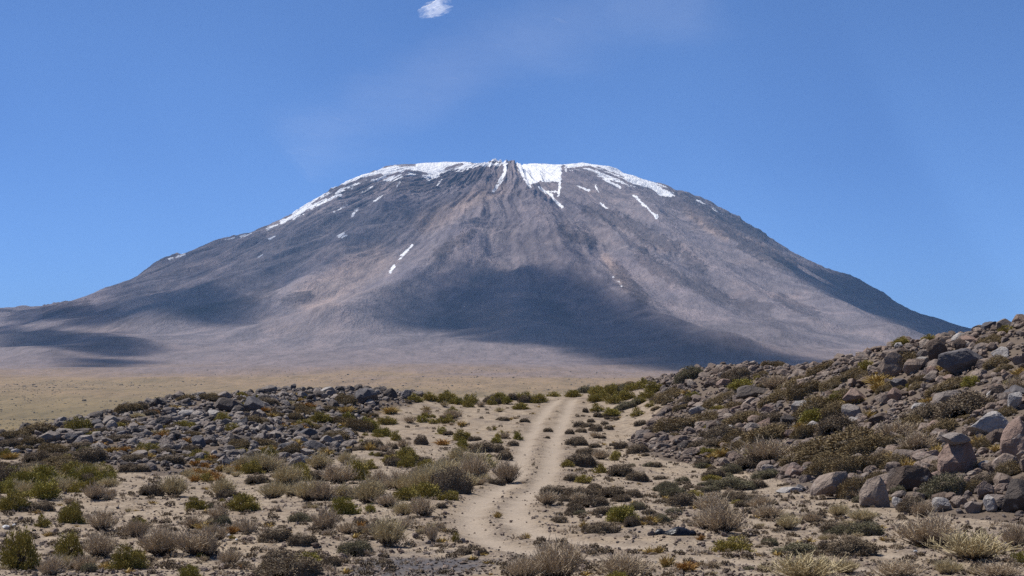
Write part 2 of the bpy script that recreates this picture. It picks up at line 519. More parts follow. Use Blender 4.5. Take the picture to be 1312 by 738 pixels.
volcano = link('volcano', sub_mesh('volcano', slice(0, R_SPLIT), [MAT_FAR], cap=True))
tag(volcano, 'broad grey volcano with a snow streaked flat summit rising behind the plain', kind='structure')
plain = link('plain', sub_mesh('plain', slice(R_SPLIT, nr - 1), [MAT_FAR]))
tag(plain, 'tan grassy plain below the foot of the volcano', kind='structure')

# low scrub dotted over the plain
_r = np.random.default_rng(61)
n = 8000
d = _r.uniform(1500, 5200, n); x = _r.uniform(-.285, .06, n) * d
ok = fbm(x / 260.0, d / 900.0, 3) + _r.uniform(-.5, .5, n) > .05
x, d = x[ok], d[ok]
z = far_height(x, d)
oct_v = np.array([[.5, 0, 0], [0, .5, 0], [-.5, 0, 0], [0, -.5, 0], [.28, .28, .32], [-.28, .28, .34], [-.28, -.28, .30], [.28, -.28, .33], [0, 0, .42]])
oct_f = np.array([[0, 1, 4], [1, 2, 5], [2, 3, 6], [3, 0, 7], [4, 1, 5], [5, 2, 6], [6, 3, 7], [7, 0, 4], [4, 5, 8], [5, 6, 8], [6, 7, 8], [7, 4, 8]])
V = np.concatenate([oct_v * [a_, a_ * .9, a_ * b_] * _r.uniform(.8, 1.2, (9, 1)) + [x_, y_, z_ - .1] for x_, y_, z_, a_, b_ in zip(x, d, z, np.exp(_r.normal(.7, .45, len(x))), _r.uniform(.6, 1.1, len(x)))])
sm = NT('plain_scrub_leaves'); sm.diffuse(sm.ramp(sm.noise(sm.n('ShaderNodeNewGeometry').outputs['Position'], .02, 2), [(0.3, (0.10, 0.078, 0.045)), (0.7, (0.16, 0.125, 0.065))]))
scrub = link('scrub', make_mesh('scrub', V, tris=np.concatenate([oct_f + 9 * i for i in range(len(x))]), smooth=False, mats=[sm.m]))
tag(scrub, 'low dark scrub dotted over the tan plain', kind='stuff')

# ================================================================== CLOUDS
# table of real heights for tracing the sun's shadows
_tx = np.arange(-6500, 6501, 25.0); _ty = np.arange(5000, 16001, 25.0)
_TX, _TY = np.meshgrid(_tx, _ty)
_TZ = far_height(_TX, _TY)


def tab_height(x, y):
    fx = np.clip((x - _tx[0]) / 25.0, 0, len(_tx) - 1.001); fy = np.clip((y - _ty[0]) / 25.0, 0, len(_ty) - 1.001)
    i = fx.astype(int); j = fy.astype(int); a = fx - i; b = fy - j
    return (_TZ[j, i] * (1 - a) + _TZ[j, i + 1] * a) * (1 - b) + (_TZ[j + 1, i] * (1 - a) + _TZ[j + 1, i + 1] * a) * b


def blur(a, n, it=3):
    k = 2 * n + 1
    for _ in range(it):
        for ax in (0, 1):
            pad = [(0, 0), (0, 0)]; pad[ax] = (n + 1, n)
            c = np.cumsum(np.pad(a, pad), axis=ax)
            a = (np.take(c, np.arange(k, c.shape[ax]), ax) - np.take(c, np.arange(0, c.shape[ax] - k), ax)) / k
    return a


c = NT('cloud_vapour')
tc = c.n('ShaderNodeTexCoord').outputs['Object']
dn = c.attr('dens')
nn = c.noise(tc, 0.0040, 7, 0.70)
al = c.math('ADD', dn, c.math('MULTIPLY', c.math('SUBTRACT', nn, 0.5), 1.15))
al = c.remap(al, 0.10, 0.92, 0.0, 0.82)
d_ = c.n('ShaderNodeBsdfDiffuse'); d_.inputs['Color'].default_value = (0.9, 0.9, 0.9, 1)
tl = c.n('ShaderNodeBsdfTranslucent'); tl.inputs['Color'].default_value = (0.9, 0.9, 0.9, 1)
mx = c.n('ShaderNodeMixShader'); mx.inputs[0].default_value = 0.35
c.l(d_.outputs[0], mx.inputs[1]); c.l(tl.outputs[0], mx.inputs[2])
tr = c.n('ShaderNodeBsdfTransparent')
m2 = c.n('ShaderNodeMixShader'); c.l(al, m2.inputs[0]); c.l(tr.outputs[0], m2.inputs[1]); c.l(mx.outputs[0], m2.inputs[2])
c.l(m2.outputs[0], c.out.inputs['Surface'])
MAT_CLOUD = c.m


def heap(name, X, Y, Z0, T, dens, mat, thick):
    """closed lumpy body over a grid of thicknesses"""
    ny, nx = X.shape
    top = Z0 + thick * np.sqrt(np.clip(T, 0, None)) * (1 + 0.35 * fbm(X / 180.0, Y / 180.0, 3)) + 2.0
    bot = Z0 - 0.16 * thick * np.sqrt(np.clip(T, 0, None)) - 2.0
    keep = T > 0.015
    fc = keep[:-1, :-1] | keep[1:, :-1] | keep[:-1, 1:] | keep[1:, 1:]
    id_ = np.arange(nx * ny).reshape(ny, nx)
    j, i = np.nonzero(fc)
    q = np.stack([id_[j, i], id_[j, i + 1], id_[j + 1, i + 1], id_[j + 1, i]], -1)
    N = nx * ny
    V = np.concatenate([np.stack([X, Y, top], -1).reshape(-1, 3), np.stack([X, Y, bot], -1).reshape(-1, 3)])
    rim = (~keep).ravel()
    V[N:][rim] = V[:N][rim]                    # the two skins meet at the rim
    q2 = np.concatenate([q, q[:, ::-1] + N])
    used = np.unique(q2); rm = np.full(2 * N, -1); rm[used] = np.arange(len(used))
    dd = np.concatenate([dens.ravel(), dens.ravel()])[used]
    V = V[used]
    cen = np.array([V[:, 0].mean(), V[:, 1].mean(), Z0])
    me = make_mesh(name, V - cen, quads=rm[q2], attrs={'dens': dd}, mats=[mat])
    o = link(name, me); o.location = cen
    tag(o, 'small white cloud drifting above the volcano', kind='structure')
    return o


SHADE = [  # patches of the mountain that lie in cloud shadow, as photo outlines; softness (m)
    ([(548, 352), (590, 330), (640, 338), (700, 338), (770, 372), (850, 417), (930, 444), (1030, 460), (1060, 476), (960, 482), (830, 476), (760, 464), (700, 448), (640, 436), (600, 440),
      (560, 424), (500, 414), (452, 410), (470, 394), (510, 370)], 80),
    ([(668, 290), (722, 288), (752, 312), (730, 345), (650, 345), (610, 335)], 120),
    ([(90, 372), (190, 325), (290, 288), (330, 300), (372, 290), (430, 268), (480, 254), (540, 246), (580, 238), (618, 232), (600, 250), (560, 270), (535, 292), (505, 296), (478, 306), (450, 326), (415, 352), (360, 364), (300, 376), (262, 392), (215, 402),
      (160, 398), (120, 392)], 75),
    ([(-60, 424), (40, 424), (110, 430), (150, 438), (170, 446), (120, 453), (60, 452), (0, 448), (-60, 450)], 45),
    ([(866, 262), (884, 276), (935, 322), (1002, 364), (1082, 404), (1160, 440), (1280, 455), (1250, 420), (1120, 352), (1060, 330), (1010, 318), (960, 310), (905, 284)], 40),  # unseen cloud strip added to darken the valley behind the right ridge
    ([(222, 414), (250, 404), (300, 402), (330, 408), (290, 416)], 45),
    ([(-60, 410), (60, 403), (120, 388), (200, 372), (250, 384), (190, 412), (110, 416), (40, 421), (-60, 424)], 100),
    ([(-60, 455), (40, 456), (70, 462), (0, 473), (-60, 474)], 40),
]
CLOUD_Z = 3600.0
clouds = []
for k, (poly, soft) in enumerate(SHADE):
    pp = np.array(poly, float)
    uu, vv = pp[:, 0], pp[:, 1]
    gu, gv = np.meshgrid(np.linspace(uu.min(), uu.max(), 60), np.linspace(vv.min(), vv.max(), 40))
    gu, gv = gu.ravel(), gv.ravel()
    ins = in_poly(gu, gv, poly)
    hx, hy, hz = march(tab_height, gu[ins], gv[ins], 5000, 14000, 600)
    ok = ~np.isnan(hx); hx, hy, hz = hx[ok], hy[ok], hz[ok]
    t = (CLOUD_Z - hz) / SUN[2]
    cx_, cy_ = hx + SUN[0] * t, hy + SUN[1] * t
    st_ = 25.0
    xs = np.arange(cx_.min() - 350, cx_.max() + 350, st_); ys = np.arange(cy_.min() - 350, cy_.max() + 350, st_)
    X, Y = np.meshgrid(xs, ys)
    # follow each sun ray down through the cloud plane to the ground
    t = np.zeros_like(X); hit = np.zeros(X.shape, bool); gxh = X.copy(); gyh = Y.copy(); gzh = np.full(X.shape, CLOUD_Z)
    for s in np.linspace((CLOUD_Z - 1620) / SUN[2], (CLOUD_Z + 40) / SUN[2], 420):
        px_, py_, pz_ = X - SUN[0] * s, Y - SUN[1] * s, CLOUD_Z - SUN[2] * s
        below = (~hit) & (pz_ <= tab_height(px_, py_))
        gxh[below] = px_[below]; gyh[below] = py_[below]; gzh[below] = pz_; hit |= below
    su, sv = proj(gxh, gyh, gzh)
    wob = 6.0
    su = su + wob * fbm(X / 260.0, Y / 260.0, 3); sv = sv + wob * 0.7 * fbm(X / 260.0 + 9, Y / 260.0 + 4, 3)
    msk = (in_poly(su, sv, poly) & hit & (gyh < CY + 1500)).astype(float)
    nb = max(1, int(round(soft / st_)))
    dens = blur(msk, nb) * (.82, .36, .45, .72, .92, .8, .75, .7)[k]
    T = blur(msk, nb + 1)
    clouds.append(heap('cloud', X, Y, CLOUD_Z + 90.0 * k, T, dens, MAT_CLOUD, 200.0 if k in (0, 2) else 110.0))

# the scrap of white cloud seen in the sky
a, b = ray(558, 14)
yy = 15500.0
X, Y = np.meshgrid(np.linspace(-240, 240, 97), np.linspace(-420, 420, 85))
r2 = (X / 155.0) ** 2 + (Y / 300.0) ** 2
T = np.clip(1.1 - r2 + 0.45 * fbm(X / 75.0, Y / 200.0, 4), 0, 1.3)
w = NT('wisp_vapour')
tc = w.n('ShaderNodeTexCoord').outputs['Object']
al = w.math('ADD', w.attr('dens'), w.math('MULTIPLY', w.math('SUBTRACT', w.noise(tc, 0.022, 6, 0.7), 0.5), 1.0))
al = w.remap(al, 0.15, 1.35, 0.0, 0.40)
d_ = w.n('ShaderNodeBsdfDiffuse'); d_.inputs['Color'].default_value = (0.95, 0.95, 0.95, 1)
tl = w.n('ShaderNodeBsdfTranslucent'); tl.inputs['Color'].default_value = (0.95, 0.95, 0.95, 1)
mx = w.n('ShaderNodeMixShader'); mx.inputs[0].default_value = 0.92
w.l(d_.outputs[0], mx.inputs[1]); w.l(tl.outputs[0], mx.inputs[2])
tr = w.n('ShaderNodeBsdfTransparent')
m2 = w.n('ShaderNodeMixShader'); w.l(al, m2.inputs[0]); w.l(tr.outputs[0], m2.inputs[1]); w.l(mx.outputs[0], m2.inputs[2])
w.l(m2.outputs[0], w.out.inputs['Surface'])
wisp = heap('cloud', X, Y, 0.0, T, np.clip(T, 0, 1), w.m, 60.0)
wisp.location = (float(a) * yy, yy, float(b) * yy)
wisp.rotation_euler = (math.radians(2), math.radians(-16), 0)

# thin veil of high ice cloud
v_ = NT('ice_veil')
tc = v_.n('ShaderNodeTexCoord').outputs['Object']
mp = v_.n('ShaderNodeMapping'); mp.inputs['Scale'].default_value = (1.0, 0.5, 1.0); mp.inputs['Rotation'].default_value = (0, 0, 0.5); v_.l(tc, mp.inputs[0])
al = v_.math('ADD', v_.attr('dens'), v_.math('MULTIPLY', v_.math('SUBTRACT', v_.noise(mp.outputs[0], 0.00045, 7, 0.62), 0.5), 1.6))
al = v_.remap(al, 0.1, 1.5, 0.0, 0.030)
d_ = v_.n('ShaderNodeBsdfDiffuse'); d_.inputs['Color'].default_value = (0.9, 0.9, 0.9, 1)
tl = v_.n('ShaderNodeBsdfTranslucent'); tl.inputs['Color'].default_value = (0.9, 0.9, 0.9, 1)
mx = v_.n('ShaderNodeMixShader'); mx.inputs[0].default_value = 0.9
v_.l(d_.outputs[0], mx.inputs[1]); v_.l(tl.outputs[0], mx.inputs[2])
tr = v_.n('ShaderNodeBsdfTransparent')
m2 = v_.n('ShaderNodeMixShader'); v_.l(al, m2.inputs[0]); v_.l(tr.outputs[0], m2.inputs[1]); v_.l(mx.outputs[0], m2.inputs[2])
v_.l(m2.outputs[0], v_.out.inputs['Surface'])
X, Y = np.meshgrid(np.linspace(-7000, 5500, 70), np.linspace(25000, 66000, 90))
su, sv = proj(X, Y, np.full(X.shape, 7200.0))
ld = line_dist(su, sv, [(395, 190), (470, 140), (560, 105), (640, 60), (760, 30), (880, 5)])
T = np.exp(-(ld / 55.0) ** 2)
T = np.clip(T + 0.25 * fbm(X / 3000.0, Y / 6000.0, 4) * T, 0, 1)
veil = heap('cloud', X, Y, 7200.0, T, T, v_.m, 260.0)
veil['label'] = 'faint thin veil of high cloud across the blue sky'
# ================================================================== THE NEAR GROUND
GCP = []   # control points (photo u, v, distance)
for u in (-120, 0, 300, 656, 1000, 1312, 1430):
    GCP.append((u, 738, 31.0))
GCP += [(u, 690, 38.0) for u in (-100, 0, 300, 600, 900, 1100, 1300)]
GCP += [(u, 645, 48.0) for u in (0, 300, 500, 656, 800, 1000)]
GCP += [(-80, 600, 70), (0, 600, 70), (150, 606, 68), (350, 596, 72), (450, 562, 94), (560, 600, 68), (656, 600, 68), (780, 600, 70), (860, 600, 70)]
GCP += [(560, 560, 92), (656, 560, 92), (740, 560, 92), (560, 530, 110), (656, 532, 110), (740, 532, 110), (800, 530, 110), (560, 509, 125), (656, 508, 126), (740, 507, 127), (800, 500, 127)]
GCP += [(360, 552, 88), (200, 560, 84), (60, 580, 80), (280, 530, 98), (450, 535, 106)]
CREST = [(-90, 566, 92), (0, 558, 95), (65, 545, 98), (130, 532, 102), (200, 514, 107), (280, 508, 111), (330, 506, 113), (370, 500, 115), (430, 500, 117), (480, 502, 119), (540, 506, 122)]
GCP += CREST
# right hill
GCP += [(800, 562, 92), (900, 602, 70), (1000, 634, 56), (1150, 657, 48), (1312, 670, 44), (1430, 680, 42)]
GCP += [(900, 545, 92), (1000, 565, 74), (1100, 603, 60), (1100, 543, 76), (1200, 582, 60), (1312, 602, 52), (1312, 522, 63), (1200, 502, 74), (940, 530, 97), (1000, 500, 97), (1430, 560, 55), (1430, 460, 68)]
RC = [(1430, 372, 80), (1312, 416, 82), (1220, 432, 86), (1130, 449, 90), (1060, 466, 98), (940, 469, 112), (860, 484, 121), (810, 492, 126)]
GCP += RC
pts = []
for u, v, d in GCP:
    a, b = ray(u, v); pts.append((a * d, d, b * d))
for u, v, d in CREST:                      # the left mound falls away behind its crest
    a, b = ray(u, v)
    pts.append((a * d * 1.12, d * 1.12, b * d - 1.6)); pts.append((a * d * 1.4, d * 1.4, b * d - 8.0))
for u, v, d in RC:
    a, b = ray(u, v)
    pts.append((a * d * 1.12, d * 1.12, b * d - 0.5)); pts.append((a * d * 1.45, d * 1.45, b * d - 7.0))
for u in (600, 656, 720, 780):
    a, b = ray(u, 508)
    pts.append((a * 145, 145, -1.6)); pts.append((a * 175, 175, -7.0))
pts += [(0, 0, -1.68), (-12, 0, -1.9), (12, 0, -1.7), (0, 14, -2.35), (-20, 14, -2.6), (20, 14, -2.0), (0, -25, -1.6), (-40, -20, -2.6), (40, -20, -0.5), (-55, 40, -3.4), (-60, 90, -4.5),
        (32, 45, 0.2), (45, 60, 3.2), (50, 90, 4.0), (45, 120, 2.0), (60, 20, 0.5)]
pts = np.array(pts, float)
_sx, _sy = 1.0, 0.55


def _tps(r2):
    return 0.5 * r2 * np.log(r2 + 1e-9)


_px = pts[:, 0] * _sx / 20; _py = pts[:, 1] * _sy / 20
K = _tps((_px[:, None] - _px) ** 2 + (_py[:, None] - _py) ** 2) + np.eye(len(pts)) * 0.004
Pm = np.stack([np.ones(len(pts)), _px, _py], 1)
A_ = np.block([[K, Pm], [Pm.T, np.zeros((3, 3))]])
_w = np.linalg.solve(A_, np.concatenate([pts[:, 2], np.zeros(3)]))


def near_smooth(x, y):
    x = np.asarray(x, float); y = np.asarray(y, float)
    sh = x.shape
    X = (x * _sx / 20).ravel(); Y = (y * _sy / 20).ravel()
    out = np.empty(X.size)
    for i in range(0, X.size, 40000):
        a = X[i:i + 40000]; b = Y[i:i + 40000]
        out[i:i + 40000] = _tps((a[:, None] - _px) ** 2 + (b[:, None] - _py) ** 2) @ _w[:-3] + _w[-3] + _w[-2] * a + _w[-1] * b
    out = out.reshape(sh)
    # beyond the hillock everything falls away to the plain
    e = np.sqrt((np.maximum(np.abs(x) - 48, 0)) ** 2 + np.maximum(y - 160, 0) ** 2 + np.maximum(-y - 25, 0) ** 2)
    k = sstep(e, 0, 130)
    return out * (1 - k) + k * -62.0


# quick table for look-ups
_nx = np.arange(-80, 80.01, 0.5); _ny = np.arange(-40, 260.01, 0.5)
_NX, _NY = np.meshgrid(_nx, _ny)
_NZ = near_smooth(_NX, _NY)
_NZ = _NZ + 0.10 * fbm(_NX / 6.0, _NY / 6.0, 3) * sstep(_NY, 24, 34)


def base_h(x, y):
    fx = np.clip((np.asarray(x, float) + 80) / 0.5, 0, len(_nx) - 1.001); fy = np.clip((np.asarray(y, float) + 40) / 0.5, 0, len(_ny) - 1.001)
    i = fx.astype(int); j = fy.astype(int); a = fx - i; b = fy - j
    return (_NZ[j, i] * (1 - a) + _NZ[j, i + 1] * a) * (1 - b) + (_NZ[j + 1, i] * (1 - a) + _NZ[j + 1, i + 1] * a) * b


def hit(u, v):
    """ground point seen at a photo pixel"""
    x, y, z = march(base_h, u, v, 22, 175, 900)
    return x, y, z


def smooth_line(p, n=12):
    p = np.array(p, float)
    out = []
    for i in range(len(p) - 1):
        p0 = p[max(i - 1, 0)]; p1 = p[i]; p2 = p[i + 1]; p3 = p[min(i + 2, len(p) - 1)]
        for t in np.linspace(0, 1, n, endpoint=False):
            out.append(0.5 * ((2 * p1) + (-p0 + p2) * t + (2 * p0 - 5 * p1 + 4 * p2 - p3) * t * t + (-p0 + 3 * p1 - 3 * p2 + p3) * t ** 3))
    out.append(p[-1])
    return [tuple(q) for q in out]


def ground_line(px):
    q = np.array(px, float)
    x, y, z = hit(q[:, 0], q[:, 1])
    ok = ~np.isnan(x)
    return smooth_line(list(zip(x[ok], y[ok])))


RUT_L = ground_line([(712, 514), (702, 523), (695, 532), (688, 543), (681, 556), (673, 573), (666, 590), (661, 608), (645, 625), (620, 640), (606, 656), (604, 670), (618, 688), (655, 704), (715, 712), (800, 716), (930, 722), (1120, 730)])
RUT_R = ground_line([(733, 513), (728, 523), (721, 540), (714, 556), (708, 573), (705, 596), (695, 618), (676, 634), (660, 652), (661, 668), (680, 681), (715, 690), (770, 697), (860, 702), (980, 706), (1150, 712)])
MID = ground_line([(722, 514), (708, 540), (694, 565), (685, 595), (672, 618), (648, 636), (632, 654), (632, 670), (648, 686), (690, 698), (760, 705), (880, 712), (1000, 716), (1150, 722)])

xs = np.concatenate([np.linspace(-200, -62, 24)[:-1], np.linspace(-62, -33, 40)[:-1], np.arange(-33, 36, 0.105), np.linspace(36, 62, 40)[1:], np.linspace(62, 200, 24)[1:]])
ys = np.concatenate([np.linspace(-190, -30, 20)[:-1], np.linspace(-30, 26, 50)[:-1], np.arange(26, 62, 0.13), np.arange(62, 160, 0.26), np.linspace(160, 320, 60)[1:]])
X, Y = np.meshgrid(xs, ys)
Zs = near_smooth(X, Y) + 0.10 * fbm(X / 6.0, Y / 6.0, 3) * sstep(Y, 24, 34)
dl = line_dist(X, Y, RUT_L); dr = line_dist(X, Y, RUT_R); dm = line_dist(X, Y, MID)
wob = 0.12 * fbm(X / 1.3, Y / 1.3, 3)
rl = np.exp(-(np.abs(dl + wob) / 0.33) ** 2.6); rr_ = np.exp(-(np.abs(dr + wob) / 0.33) ** 2.6)
rut = np.maximum(rl, rr_)
berm = np.exp(-(((np.minimum(dl, dr) + wob) - 0.62) / 0.20) ** 2)
halfw = np.abs(line_dist(X, Y, RUT_L) + line_dist(X, Y, RUT_R)) * 0.5
lane = 1 - sstep(dm + 1.6 * wob, 1.3, 2.2)
lane = np.maximum(lane, rut)
rough = (1 - 0.8 * rut)
micro = 0.028 * fbm(X / 0.55, Y / 0.55, 3) * rough + 0.05 * fbm(X / 2.2 + 9, Y / 2.2, 3) * (1 - 0.7 * rut)
Zs = Zs + micro * (Y > 20) - 0.05 * rut + 0.03 * berm * (0.4 + 0.6 * perlin(X / 0.9, Y / 0.9))
gu, gv = proj(X, Y, Zs)
GRAVEL_POLY = [(470, 716), (520, 711), (600, 712), (640, 718), (628, 732), (540, 742), (470, 740), (440, 730)]
dark = sstep(poly_sd(gu, gv, GRAVEL_POLY) + 6 * fbm(X / 0.8, Y / 0.8, 3), -3, 7) * (Y > 25)
ashp = np.zeros(X.shape)
# extent of the scree; its soil is darkened to paint shade between rocks
LEFT_SCREE = [(-80, 562), (0, 556), (65, 540), (130, 527), (200, 508), (280, 501), (370, 493), (480, 495), (540, 500), (538, 516), (500, 524), (455, 548), (458, 572), (440, 586), (350, 602), (200, 610), (120, 596), (70, 580), (0, 590), (-80, 600)]
RIGHT_SCREE = [(800, 492), (860, 478), (940, 462), (1060, 456), (1130, 438), (1220, 422), (1312, 408), (1440, 380), (1440, 700), (1312, 672), (1220, 662), (1150, 652), (1080, 640), (1030, 632), (1000, 616), (940, 600), (850, 590), (800, 570), (826, 545), (850, 520), (835, 505)]
inS = np.maximum(in_poly(gu, gv, LEFT_SCREE) & (Y > 60), in_poly(gu, gv, RIGHT_SCREE) & (Y > 35)).astype(float)
gap_shade = np.clip(inS, 0, 1)

gm = NT('dry_gravel_ground')
geo = gm.n('ShaderNodeNewGeometry'); P = geo.outputs['Position']
n1 = gm.noise(P, 0.35, 5, 0.6); n2 = gm.noise(P, 2.6, 5, 0.65); n3 = gm.noise(P, 16.0, 4, 0.7)
soil = gm.ramp(n2, [(0.28, (0.190, 0.147, 0.106)), (0.5, (0.280, 0.224, 0.166)), (0.72, (0.350, 0.288, 0.220))])
soil = gm.mix(0.8, soil, gm.ramp(n1, [(0.3, (0.86, 0.82, 0.80)), (0.5, (1, 1, 1)), (0.72, (1.10, 1.06, 1.0))]), 'MULTIPLY')
track_c = gm.ramp(n2, [(0.3, (0.270, 0.213, 0.162)), (0.7, (0.325, 0.262, 0.206))])
soil = gm.mix(gm.math('MULTIPLY', gm.attr('lane'), 0.12), soil, track_c)
grit = gm.remap(gm.noise(P, 0.9, 4, 0.6), 0.50, 0.64, 0.0, 0.75)
soil = gm.mix(gm.math('MULTIPLY', grit, gm.math('SUBTRACT', 1.0, gm.attr('rut'))), soil, gm.ramp(n3, [(0.3, (0.115, 0.09, 0.072)), (0.5, (0.175, 0.14, 0.112)), (0.7, (0.27, 0.22, 0.18))]))
soil = gm.mix(gm.math('MULTIPLY', gm.attr('lane'), gm.math('SUBTRACT', 0.5, gm.math('MULTIPLY', gm.attr('rut'), 0.5))), soil, gm.mix(1.0, soil, (0.74, 0.72, 0.70), 'MULTIPLY'))
soil = gm.mix(gm.math('MULTIPLY', gm.attr('rut'), 0.80), soil, (0.335, 0.276, 0.217))
vor = gm.voro(P, 9.0); vcol = gm.voro(P, 9.0, out='Color')
sepc = gm.n('ShaderNodeSeparateColor'); gm.l(vcol, sepc.inputs[0])
peb = gm.math('MULTIPLY', gm.remap(vor, 0.22, 0.34, 1.0, 0.0), gm.remap(sepc.outputs[0], 0.40, 0.50))
pebc = gm.ramp(sepc.outputs[1], [(0.0, (0.11, 0.09, 0.08)), (0.6, (0.20, 0.165, 0.145)), (0.9, (0.38, 0.33, 0.29))])
peb = gm.math('MULTIPLY', peb, gm.math('SUBTRACT', 1.0, gm.math('MULTIPLY', gm.attr('rut'), 0.9)))
soil = gm.mix(gm.math('MULTIPLY', peb, 0.85), soil, pebc)
soil = gm.mix(0.7, soil, gm.ramp(n3, [(0.3, (0.70, 0.69, 0.68)), (0.52, (1, 1, 1)), (0.72, (1.2, 1.19, 1.16))]), 'MULTIPLY')
drk = gm.ramp(n3, [(0.3, (0.055, 0.052, 0.058)), (0.6, (0.105, 0.098, 0.102)), (0.8, (0.20, 0.18, 0.17))])
soil = gm.mix(gm.math('MULTIPLY', gm.attr('dark'), gm.remap(n2, 0.3, 0.55, 0.55, 1.0)), soil, drk)
soil = gm.mix(gm.math('MULTIPLY', gm.attr('scree'), 0.88), soil, (0.11, 0.085, 0.067))  # crevice shade put into the soil colour under the scree
h = gm.math('ADD', gm.math('MULTIPLY', n3, 0.03), gm.math('MULTIPLY', peb, 0.03))
h = gm.math('ADD', h, gm.math('MULTIPLY', n2, 0.05))
gm.diffuse(soil, gm.bump(h, 0.8, 1.0), 0.95, 0.1)

GV = np.stack([X, Y, Zs], -1).reshape(-1, 3)
gid = np.arange(X.size).reshape(X.shape)
gq = np.stack([gid[:-1, :-1], gid[:-1, 1:], gid[1:, 1:], gid[1:, :-1]], -1).reshape(-1, 4)
onlane = (lane.ravel()[gq].mean(1) > 0.5) & (GV[gq[:, 0], 1] > 24) & (GV[gq[:, 0], 1] < 150)
G_AT = {'lane': lane.ravel(), 'rut': rut.ravel(), 'dark': dark.ravel(), 'scree': gap_shade.ravel()}


def ground_part(name, sel):
    q = gq[sel]; used = np.unique(q); rm = np.full(len(GV), -1); rm[used] = np.arange(len(used))
    return link(name, make_mesh(name, GV[used], quads=rm[q], attrs={k: a[used] for k, a in G_AT.items()}, mats=[gm.m]))


ground = tag(ground_part('ground', ~onlane), 'bare stony ground with scattered shrubs', kind='structure')
track = tag(ground_part('dirt_track', onlane), 'pale two rut dirt track winding up over the rise', kind='structure')


# exact surface for setting things down
def surf(x, y):
    x = np.asarray(x, float); y = np.asarray(y, float)
    i = np.clip(np.searchsorted(xs, x) - 1, 0, len(xs) - 2); j = np.clip(np.searchsorted(ys, y) - 1, 0, len(ys) - 2)
    a = (x - xs[i]) / (xs[i + 1] - xs[i]); b = (y - ys[j]) / (ys[j + 1] - ys[j])
    return (Zs[j, i] * (1 - a) + Zs[j, i + 1] * a) * (1 - b) + (Zs[j + 1, i] * (1 - a) + Zs[j + 1, i + 1] * a) * b
# ================================================================== SHAPES: ROCKS
import bmesh


def ico(sub):
    bm = bmesh.new(); bmesh.ops.create_icosphere(bm, subdivisions=sub, radius=1.0)
    v = np.array([p.co[:] for p in bm.verts]); f = np.array([[q.index for q in t.verts] for t in bm.faces]); bm.free()
    return v, f


ICO = {k: ico(k) for k in (1, 2, 3, 4)}


def rock_shape(seed, sub, flat=0.75, cuts=12, rug=0.05):
    r = np.random.default_rng(seed)
    v, f = ICO[sub]
    v = v.copy() * np.array([1, r.uniform(.75, 1), flat * r.uniform(.85, 1.1)])
    for _ in range(cuts):
        n = r.normal(size=3); n /= np.linalg.norm(n)
        ext = np.linalg.norm(n * np.array([1, .87, flat]))
        d = ext * r.uniform(.46, .88)
        over = np.maximum(v @ n - d, 0)
        v -= over[:, None] * n * 0.96
    if sub >= 3:
        o = r.uniform(0, 50)
        nz = fbm(v[:, 0] * 2.2 + o, v[:, 1] * 2.2 + v[:, 2] * 3.1, 4, .55) + .5 * ridged(v[:, 1] * 3 + o, v[:, 2] * 4 - v[:, 0] * 1.2, 3)
        v *= (1 + rug * nz)[:, None]
    lo, hi = v.min(0), v.max(0)
    v = (v - (lo + hi) / 2) / (hi - lo)          # unit box
    return v, f


def rock_material(name, cols, mode):
    g = NT(name)
    tc = g.n('ShaderNodeTexCoord').outputs['Object']
    geo_ = g.n('ShaderNodeNewGeometry'); P_ = geo_.outputs['Position']
    rnd = g.attr('tint') if mode == 'attr' else g.n('ShaderNodeObjectInfo').outputs['Random']
    a_ = g.noise(P_, 1.9, 6, 0.65); b_ = g.noise(P_, 9.0, 5, 0.7); c_ = g.noise(P_, 0.8, 3, 0.5)
    base = g.ramp(rnd, [(i / (len(cols) - 1), c) for i, c in enumerate(cols)])
    base = g.mix(0.85, base, g.ramp(a_, [(0.28, (0.62, 0.58, 0.58)), (0.5, (1, 1, 1)), (0.72, (1.28, 1.24, 1.2))]), 'MULTIPLY')
    base = g.mix(0.6, base, g.ramp(b_, [(0.3, (0.7, 0.68, 0.66)), (0.55, (1, 1, 1)), (0.75, (1.25, 1.25, 1.22))]), 'MULTIPLY')
    base = g.mix(g.remap(c_, 0.55, 0.66, 0, 0.55), base, (0.105, 0.092, 0.09))
    base = g.mix(g.remap(g.noise(P_, 3.4, 5, 0.7), 0.60, 0.68, 0, 0.5), base, (0.37, 0.345, 0.315))
    crk = g.voro(P_, 2.4, feature='DISTANCE_TO_EDGE')
    base = g.mix(g.math('MULTIPLY', g.remap(crk, 0.0, 0.03, 0.5, 0.0), g.remap(a_, 0.5, 0.62)), base, (0.05, 0.042, 0.038))
    hh = g.math('ADD', g.math('MULTIPLY', b_, 0.09), g.math('MULTIPLY', a_, 0.2))
    hh = g.math('ADD', hh, g.remap(crk, 0.0, 0.04, 0.0, 0.02))
    g.diffuse(base, g.bump(hh, 0.7, 1.0), 0.85, 0.25)
    return g.m


